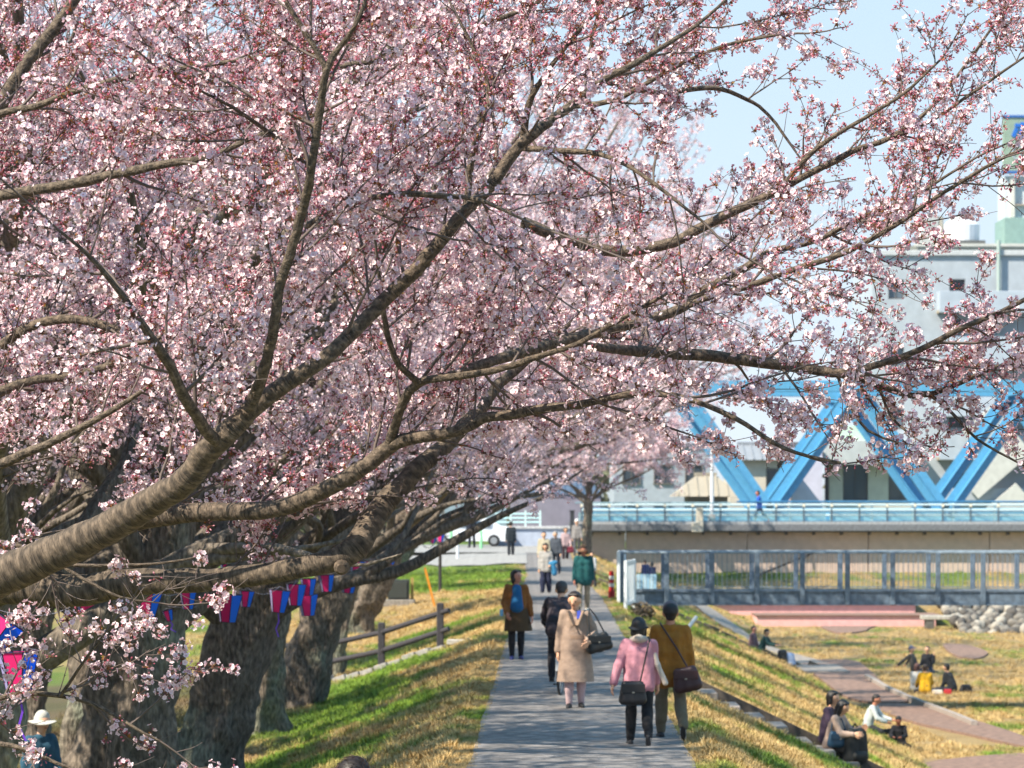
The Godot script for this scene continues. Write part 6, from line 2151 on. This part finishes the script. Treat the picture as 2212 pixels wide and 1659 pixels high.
func people():
	# walking away on the right
	var pk := Vector3(1.50, 0.0, -38.3)
	person("woman seen from behind in a pink sweater, black trousers and dark bucket hat", pk, 180.0, {"h": 1.50, "cell": 0.022, "top": "c88b9b", "topname": "sweater", "low": "17181d", "shoe": "2d2c30", "sole": "c9c6c2", "hands": true, "bulk": 1.5, "w": 1.12, "hem": -0.055,
		"hat": {"kind": "brim", "col": "2a3038", "r": 0.082}, "style": "bob", "arms": [[8, 9, 16, 6], [-12, 18, -4, 16]], "legs": [[-8, 1, -34, 1], [12, 1, 4, 1]], "turn": 10.0,
		"scarf": ["cfc2b6", [[Vector3(-0.16, 1.19, 0.02), Vector3(-0.22, 0.95, -0.05), 0.03, 0.028], [Vector3(-0.22, 0.95, -0.05), Vector3(-0.31, 0.74, -0.05), 0.03, 0.036]]], "hair": "17181a"})
	bag("shoulder_bag", "black shoulder bag hanging on the back of the woman in the pink sweater", pk + Vector3(-0.08, 0.64, 0.20), 4.0, Vector3(0.34, 0.30, 0.12), "1d1c1f", [Vector3(0.08, 0.10, 0.02), Vector3(0.14, 0.36, 0.01), Vector3(0.20, 0.62, -0.02), Vector3(0.20, 0.64, -0.18)])
	var mk := Vector3(1.93, 0.0, -39.4)
	person("man seen from behind in a mustard jacket, khaki trousers and grey cap", mk, 182.0, {"h": 1.66, "cell": 0.022, "top": "9c671d", "low": "6b6250", "shoe": "22232a", "sole": "d6d8de", "hands": true, "bulk": 1.6, "w": 1.1, "hem": -0.075,
		"hat": {"kind": "cap", "col": "71696f"}, "hair": "15151a", "arms": [[-6, 10, 4, 6], [12, 12, 26, 6]], "legs": [[-12, 2, -40, 2], [14, 1, 6, 1]], "skin": "b98267"})
	bag("shoulder_bag", "dark brown shoulder bag at the hip of the man in the mustard jacket", mk + Vector3(0.18, 0.74, 0.22), -8.0, Vector3(0.36, 0.32, 0.13), "3a2226", [Vector3(0.02, 0.12, 0.0), Vector3(-0.12, 0.36, -0.04), Vector3(-0.30, 0.62, -0.10), Vector3(-0.34, 0.66, -0.22)], 12.0)
	# facing the camera: the trench coat
	var tk := Vector3(0.88, 0.0, -45.1)
	person("dark-haired woman in a beige trench coat and pale stockings walking towards the camera", tk, 0.0, {"h": 1.63, "cell": 0.022, "top": "a58f80", "topname": "coat", "low": "14161c", "shoe": "19181a", "hands": true, "bulk": 1.45, "hair": "1d1210", "style": "fringe", "nod": 10.0, "turn": -18.0,
		"arms": [[-10, 12, 2, 6], [-4, 22, 62, -20]], "legs": [[5, 0, -4, 0], [-3, 0, -12, 0]], "skirt": {"from": 0.13, "to": -0.30, "r0": 0.10, "r1": 0.155, "z0": 0.085, "z1": 0.12, "name": "coat_skirt", "col": "a58f80"}, "stockings": "c4a9ad"})
	var tsk := Shape.new()
	tsk.loft([[tk + Vector3(0, 0.50, 0), 0.17, 0.13], [tk + Vector3(0.01, 0.40, 0), 0.19, 0.14]], 24, 0.05, 8)
	var under := part("skirt_hem", tsk.mesh(), cloth("14161c"), get_node("person_002"))
	under.position = -tk
	var bt := Shape.new()
	bt.loft([[Vector3(0, 1.02, 0), 0.178, 0.150], [Vector3(0, 0.97, 0), 0.182, 0.152]], 24, 0.0, 1)
	part("belt", bt.mesh(), cloth("9b826f"), get_node("person_002"))
	for s in [-1.0, 1.0]:
		part("lapel", one_beam(Vector3(s * 0.10, 1.36, 0.12), Vector3(s * 0.02, 1.16, 0.165), 0.09, 0.02), cloth("98816f"), get_node("person_002"))
	part("collar", one_beam(Vector3(0.05, 1.36, 0.10), Vector3(0.045, 1.25, 0.135), 0.05, 0.03), cloth("3c50b8"), get_node("person_002"))
	bag("handbag", "black handbag over the forearm of the woman in the trench coat", tk + Vector3(0.32, 0.93, 0.14), 10.0, Vector3(0.40, 0.26, 0.13), "14171a", [Vector3(-0.12, 0.1, 0), Vector3(-0.14, 0.34, -0.04), Vector3(-0.10, 0.46, -0.12), Vector3(-0.02, 0.36, -0.10), Vector3(0.1, 0.1, 0)], 14.0)
	# the cyclist riding away behind her
	var ck := Vector3(0.70, 0.0, -48.6)
	bicycle("black bicycle with a red reflector ridden away by the cyclist in dark clothes", ck + Vector3(0.09, 0, 0), 172.0)
	person("cyclist in a dark jacket bent forward, riding away behind the trench coat", ck + Vector3(0.02, 0.86, 0.20), 176.0, {"h": 1.66, "cell": 0.026, "sit": true, "top": "3b343c", "low": "26252c", "lean": 34.0, "bulk": 1.9, "w": 1.12, "hands": true, "hair": "3a3636", "nod": 20.0,
		"arms": [[36, 16, 66, 2], [36, 16, 66, 2]], "legs": [[62, 4, -8, 2], [34, 4, -6, 2]], "shoe": "1d1b1a", "toe": Vector3(0, -0.1, 1).normalized()})
	# blue top and brown cardigan
	var bk := Vector3(0.08, 0.0, -58.8)
	person("woman in a blue top, brown cardigan and brown skirt, looking up sideways", bk, 4.0, {"h": 1.63, "cell": 0.024, "top": "8a5522", "topname": "cardigan", "inner": "0d5c92", "low": "4d3a22", "shoe": "27306e", "hands": true, "bulk": 1.3, "hair": "21130f", "style": "bob", "turn": 42.0, "nod": -10.0, "skin": "b98270",
		"arms": [[-4, 15, 40, -10], [-6, 16, 10, 10]], "legs": [[4, 0, 0, 0], [-4, 0, -8, 0]], "skirt": {"from": 0.10, "to": -0.21, "r1": 0.155, "z1": 0.11, "dx": 0.03}, "stockings": "15131a", "hem": -0.06})
	var ph := thing("drink_can", "pale blue can in the hand of the woman in the blue top", "can", bk + Vector3(-0.27, 0.86, 0.12))
	part("can_body", one_tube([Vector3(0, -0.06, 0), Vector3(0, 0.06, 0)], [0.034, 0.034], 12), m("7ab4d8", 0.3), ph)
	part("lid", one_tube([Vector3(0, 0.06, 0), Vector3(0, 0.066, 0)], [0.03, 0.028], 12), m("c9ccd0", 0.3, 0.7), ph)
	# teal jacket
	person("person in a teal jacket, sand trousers and brown brimmed hat walking towards the camera", Vector3(1.86, 0.0, -84.5), 3.0, {"h": 1.72, "cell": 0.03, "top": "0f5457", "low": "a0937f", "shoe": "c9c4ba", "bulk": 1.7, "w": 1.1, "hands": true, "hem": -0.07, "hat": {"kind": "brim", "col": "6d4f38", "r": 0.10}, "style": "bob", "nod": 4.0, "skin": "a96a55",
		"arms": [[4, 9, 10, 4], [-6, 9, 2, 4]], "legs": [[10, 1, 6, 1], [-8, 1, -20, 1]]})
	person("woman in a pale grey top and wide navy trousers on the path", Vector3(1.05, 0.0, -101.0), -8.0, {"h": 1.56, "cell": 0.034, "top": "a9a8a6", "low": "1e2542", "wide": 1.35, "bulk": 1.3, "hair": "1c1413", "style": "bob", "hem": -0.06, "arms": [[0, 8, 10, 4], [0, 12, 60, -10]], "nod": 12.0})
	var jk := thing("carried_jacket", "bright blue garment over the arm of the woman in navy trousers", "jacket", Vector3(1.26, 0.86, -100.8))
	part("fold", skin([[Vector3(-0.06, 0.06, 0), Vector3(0.1, 0.1, 0.02), 0.07, 0.06], [Vector3(0.02, 0.0, 0.0), Vector3(0.06, -0.24, 0.0), 0.08, 0.09]], 0.03, 0.03), cloth("2f7fae"), jk)
	person("man in a cream jacket, half hidden by the woman in navy trousers", Vector3(1.22, 0.0, -124.0), 0.0, {"h": 1.68, "cell": 0.042, "top": "b9b09a", "low": "4e4b4c", "bulk": 1.5})
	person("man in a charcoal jacket and dark jeans on the path, looking down", Vector3(1.72, 0.0, -127.0), -20.0, {"h": 1.68, "cell": 0.042, "top": "454c58", "low": "1f2536", "bulk": 1.6, "hair": "8f8b88", "nod": 18.0, "arms": [[10, 8, 50, -6], [0, 8, 10, 4]]})
	person("woman in a pale pink top and dark leggings far along the path", Vector3(2.36, 0.1, -143.0), 10.0, {"h": 1.6, "cell": 0.045, "top": "bba3a8", "low": "34222a", "style": "bob", "arms": [[0, 8, 10, 4], [8, 10, 40, 0]]})
	bag("red_bag", "crimson bag carried by the woman in the pale pink top", Vector3(2.58, 0.72, -142.8), 0.0, Vector3(0.30, 0.28, 0.12), "6d1830", [])
	person("person in a white cap and grey coat beside the dark upright post", Vector3(2.92, 0.35, -146.0), 0.0, {"h": 1.68, "cell": 0.045, "top": "8d8a8a", "low": "5a5a60", "hat": {"kind": "cap", "col": "e6e6e8"}})
	person("small child in pale grey clothes behind the person in the teal jacket", Vector3(2.68, 0.0, -108.0), -30.0, {"h": 1.16, "cell": 0.036, "top": "aab0b8", "low": "3a3d46", "bulk": 1.5})
	person("man in a black suit walking away towards the road", Vector3(-0.05, 0.28, -146.5), 180.0, {"h": 1.66, "cell": 0.045, "top": "16222b", "low": "141a24", "bulk": 1.4, "legs": [[8, 0, 2, 0], [-8, 0, -16, 0]], "hem": -0.06})
	person("dark-clothed man standing by the right light green barrier before the white car", Vector3(-2.05, 0.46, -165.5), 200.0, {"h": 1.78, "cell": 0.05, "top": "14192b", "low": "10162a", "legs": [[3, 4, 3, 4], [-3, 4, -3, 4]]})
	bicycle("dark bicycle parked at the left light green barrier", Vector3(-3.75, 0.46, -164.0), 75.0)
	person("person in navy blue leaning by the slope beyond the slatted barrier", Vector3(6.78, -1.62, -164.0), 190.0, {"h": 1.52, "cell": 0.05, "top": "1c2a66", "low": "1b2450", "lean": 14.0, "hem": -0.08, "bulk": 1.5})
	person("dark-haired companion right behind the person in navy blue", Vector3(7.12, -1.75, -165.0), 170.0, {"h": 1.5, "cell": 0.05, "top": "2a3160", "low": "20264a", "style": "bob", "lean": 8.0})
	# the runner on the bridge
	person("runner in a bright blue shirt and dark tights crossing the bridge walkway", Vector3(13.1, 1.66, -171.4), -78.0, {"h": 1.78, "cell": 0.045, "top": "1257c4", "topname": "shirt", "low": "1a2438", "shoe": "d2553f", "hair": "1a1614", "lean": 8.0, "arms": [[-40, 8, 40, 0], [24, 8, 96, 0]], "legs": [[26, 0, 8, 0], [-24, 0, -52, 0]], "skin": "b5705c", "sleeve": 0.25})
	# sitting on the bank steps
	var sy := func(x: float) -> float: return ground(x, 53.4) + 0.08
	var w1 := Vector3(5.24, sy.call(5.2), -53.2)
	person("long-haired woman in a beige cardigan sitting on the bank steps beside a black rucksack", w1, 62.0, {"h": 1.58, "cell": 0.026, "sit": true, "top": "b89f90", "topname": "cardigan", "low": "4a3f3a", "hair": "130f12", "style": "long", "lean": 18.0, "bulk": 1.5, "nod": 14.0, "hands": true, "arms": [[22, 8, 92, -10], [30, 8, 110, -12]], "legs": [[78, 4, -4, 0], [70, 4, -8, 0]]})
	person("dark-haired woman in plum sitting just behind the woman in the beige cardigan", w1 + Vector3(-0.02, 0.07, -0.55), 60.0, {"h": 1.62, "cell": 0.028, "sit": true, "top": "3d2e44", "low": "2a2530", "hair": "15100f", "style": "bob", "lean": 10.0, "arms": [[20, 8, 80, -8], [20, 8, 80, -8]], "legs": [[78, 4, -4, 0], [70, 4, -8, 0]]})
	bag("blue_handbag", "teal-blue handbag at the side of the woman in the beige cardigan", w1 + Vector3(0.10, 0.22, 0.24), 20.0, Vector3(0.42, 0.26, 0.14), "16405a", [Vector3(-0.14, 0.1, 0), Vector3(-0.08, 0.32, -0.06), Vector3(0.08, 0.32, -0.06), Vector3(0.14, 0.1, 0)])
	var rs := thing("rucksack", "black rucksack standing on the bank steps below the two women", "rucksack", Vector3(5.62, sy.call(5.62), -53.0), 30.0)
	part("pack", skin([[Vector3(-0.1, 0.12, 0), Vector3(-0.09, 0.5, 0), 0.13, 0.11], [Vector3(0.1, 0.12, 0), Vector3(0.09, 0.5, 0), 0.13, 0.11]], 0.028, 0.06), m("0f1315", 0.7), rs)
	part("pocket", skin([[Vector3(-0.07, 0.16, 0.12), Vector3(0.07, 0.16, 0.12), 0.08, 0.08]], 0.028, 0.03), m("15191b", 0.7), rs)
	part("handle", one_tube([Vector3(-0.05, 0.62, -0.02), Vector3(0, 0.68, -0.02), Vector3(0.05, 0.62, -0.02)], [0.012, 0.012, 0.012], 6), m("15191b", 0.7), rs)
	# sitting on the lawn
	person("man in a white shirt sitting on the lawn, leaning towards the child in black", Vector3(8.72, ground(8.72, 79.5) - 0.02, -79.5), 70.0, {"h": 1.66, "cell": 0.03, "sit": true, "top": "c3cbcb", "topname": "shirt", "low": "2b2b30", "hair": "1a1413", "lean": 20.0, "bulk": 1.6, "nod": 10.0, "arms": [[30, 8, 70, 0], [34, 8, 76, 0]], "legs": [[72, 6, -40, 4], [60, 30, 100, -40]], "skin": "b57a62"})
	person("dark-haired child in black sitting on the lawn, looking down at something in the hands", Vector3(9.42, ground(9.42, 78.8) - 0.04, -78.8), -14.0, {"h": 1.42, "cell": 0.03, "sit": true, "top": "1e1c22", "low": "1a191d", "hair": "16100f", "nod": 24.0, "lean": 16.0, "arms": [[34, 12, 84, -24], [34, 12, 84, -24]], "legs": [[76, 34, 80, -46], [76, 34, 80, -46]], "skin": "a4654d"})
	# the picnic group
	var base := func(x: float, y: float) -> Vector3: return on_plain(x, y) + Vector3(0, 0.02, 0)
	person("picnicker in a bright yellow jacket seen from behind", base.call(1999, 1499), 175.0, {"h": 1.66, "cell": 0.034, "sit": true, "top": "c99a05", "low": "33343a", "hair": "3a2a22", "lean": 14.0, "bulk": 1.7, "legs": [[76, 30, 90, -40], [76, 30, 90, -40]], "arms": [[24, 10, 70, -6], [24, 16, 60, 6]]})
	person("picnicker in a white top sitting left of the yellow jacket", base.call(1978, 1494), 150.0, {"h": 1.6, "cell": 0.036, "sit": true, "top": "d0cdc8", "low": "8d8078", "hair": "5a3a34", "style": "bob", "lean": 10.0, "legs": [[76, 30, 90, -40], [76, 30, 90, -40]]})
	person("picnicker in a black jacket sitting right of the yellow jacket", base.call(2058, 1496), 232.0, {"h": 1.66, "cell": 0.034, "sit": true, "top": "1d2026", "low": "2b2f3a", "lean": 22.0, "bulk": 1.6, "legs": [[70, 10, -20, 0], [84, 30, 84, -20]]})
	person("picnicker in a blue-grey cap leaning back on the grass", base.call(1976, 1452), 60.0, {"h": 1.66, "cell": 0.036, "sit": true, "top": "4d4a46", "low": "3b404b", "hat": {"kind": "cap", "col": "6c7390"}, "lean": -16.0, "arms": [[-50, 20, -46, 20], [-50, 20, -46, 20]], "legs": [[80, 8, 78, 4], [80, 8, 78, 4]]})
	person("dark-haired picnicker behind the group raising one hand", base.call(2004, 1452), -20.0, {"h": 1.64, "cell": 0.036, "sit": true, "top": "23252d", "low": "2c3a52", "lean": 4.0, "arms": [[20, 8, 60, 0], [30, 20, 170, 6]], "legs": [[80, 20, 84, 0], [70, 30, 84, -30]]})
	var mat_ := thing("picnic_things", "red and white picnic things spread before the picnicker in black", "picnic set", base.call(2032, 1500))
	part("box", one_box(Vector3(0.3, 0.12, 0.2), 0.01, Vector3(-0.1, 0.06, 0)), m("d8cfc6", 0.7), mat_)
	part("box", one_box(Vector3(0.22, 0.14, 0.2), 0.01, Vector3(0.22, 0.07, 0)), m("b52a34", 0.7), mat_)
	bag("dark_bag", "small dark bag on the grass behind the picnicker in black", base.call(2086, 1496) + Vector3(0, 0.1, 0), 20.0, Vector3(0.40, 0.22, 0.2), "1e1a1c", [])
	# the couple in green on the bank
	var gk := Vector3(9.0, ground(9.0, 117.0), -117.0)
	person("person in a dark green jacket sitting on the bank below the edging stones", gk, 70.0, {"h": 1.66, "cell": 0.036, "sit": true, "top": "1d4442", "low": "1d2c33", "lean": 18.0, "bulk": 1.6, "arms": [[40, 8, 84, 0], [40, 8, 84, 0]], "legs": [[70, 4, -8, 0], [66, 4, -12, 0]], "nod": 8.0})
	person("companion half hidden behind the person in dark green", gk + Vector3(-0.28, 0.1, -0.7), 60.0, {"h": 1.58, "cell": 0.04, "sit": true, "top": "7b5f66", "low": "3a3a40", "lean": 6.0, "skin": "c28a78", "legs": [[70, 4, -8, 0], [66, 4, -12, 0]]})
	bag("white_bag", "black and pale blue cool bag standing beside the person in dark green", Vector3(9.98, ground(9.98, 116.6) + 0.2, -116.6), 10.0, Vector3(0.34, 0.5, 0.26), "8fa3c4", [])
	bag("black_bag", "black bag leaning against the pale blue cool bag", Vector3(9.72, ground(9.72, 116.5) + 0.2, -116.5), 10.0, Vector3(0.30, 0.5, 0.24), "17181b", [])
	person("lone sitter in violet blue on the lawn before the pink terrace", on_plain(1661, 1338) + Vector3(0, 0.02, 0), 100.0, {"h": 1.5, "cell": 0.045, "sit": true, "top": "3d3a8a", "low": "23222e", "hair": "1c1012", "style": "long", "lean": 16.0, "legs": [[80, 6, 60, 0], [80, 6, 60, 0]]})
	# at the bottom of the frame and among the trunks
	person("dark-haired person close to the camera, only the crown of the head in view", Vector3(-0.80, 0.0, -16.3), 170.0, {"h": 1.60, "cell": 0.024, "top": "4a4a52", "low": "2c2d33", "hair": "1a1110", "hands": true})
	hair_strands(get_node("person_%03d" % used["person"]), 1.60)
	person("person in a blue jacket and pale hat standing among the left trunks", Vector3(-5.75, ground(-5.75, 39.5), -39.5), 40.0, {"h": 1.66, "cell": 0.028, "top": "2d5a73", "low": "2c2f33", "hat": {"kind": "brim", "col": "c9cbc4"}})
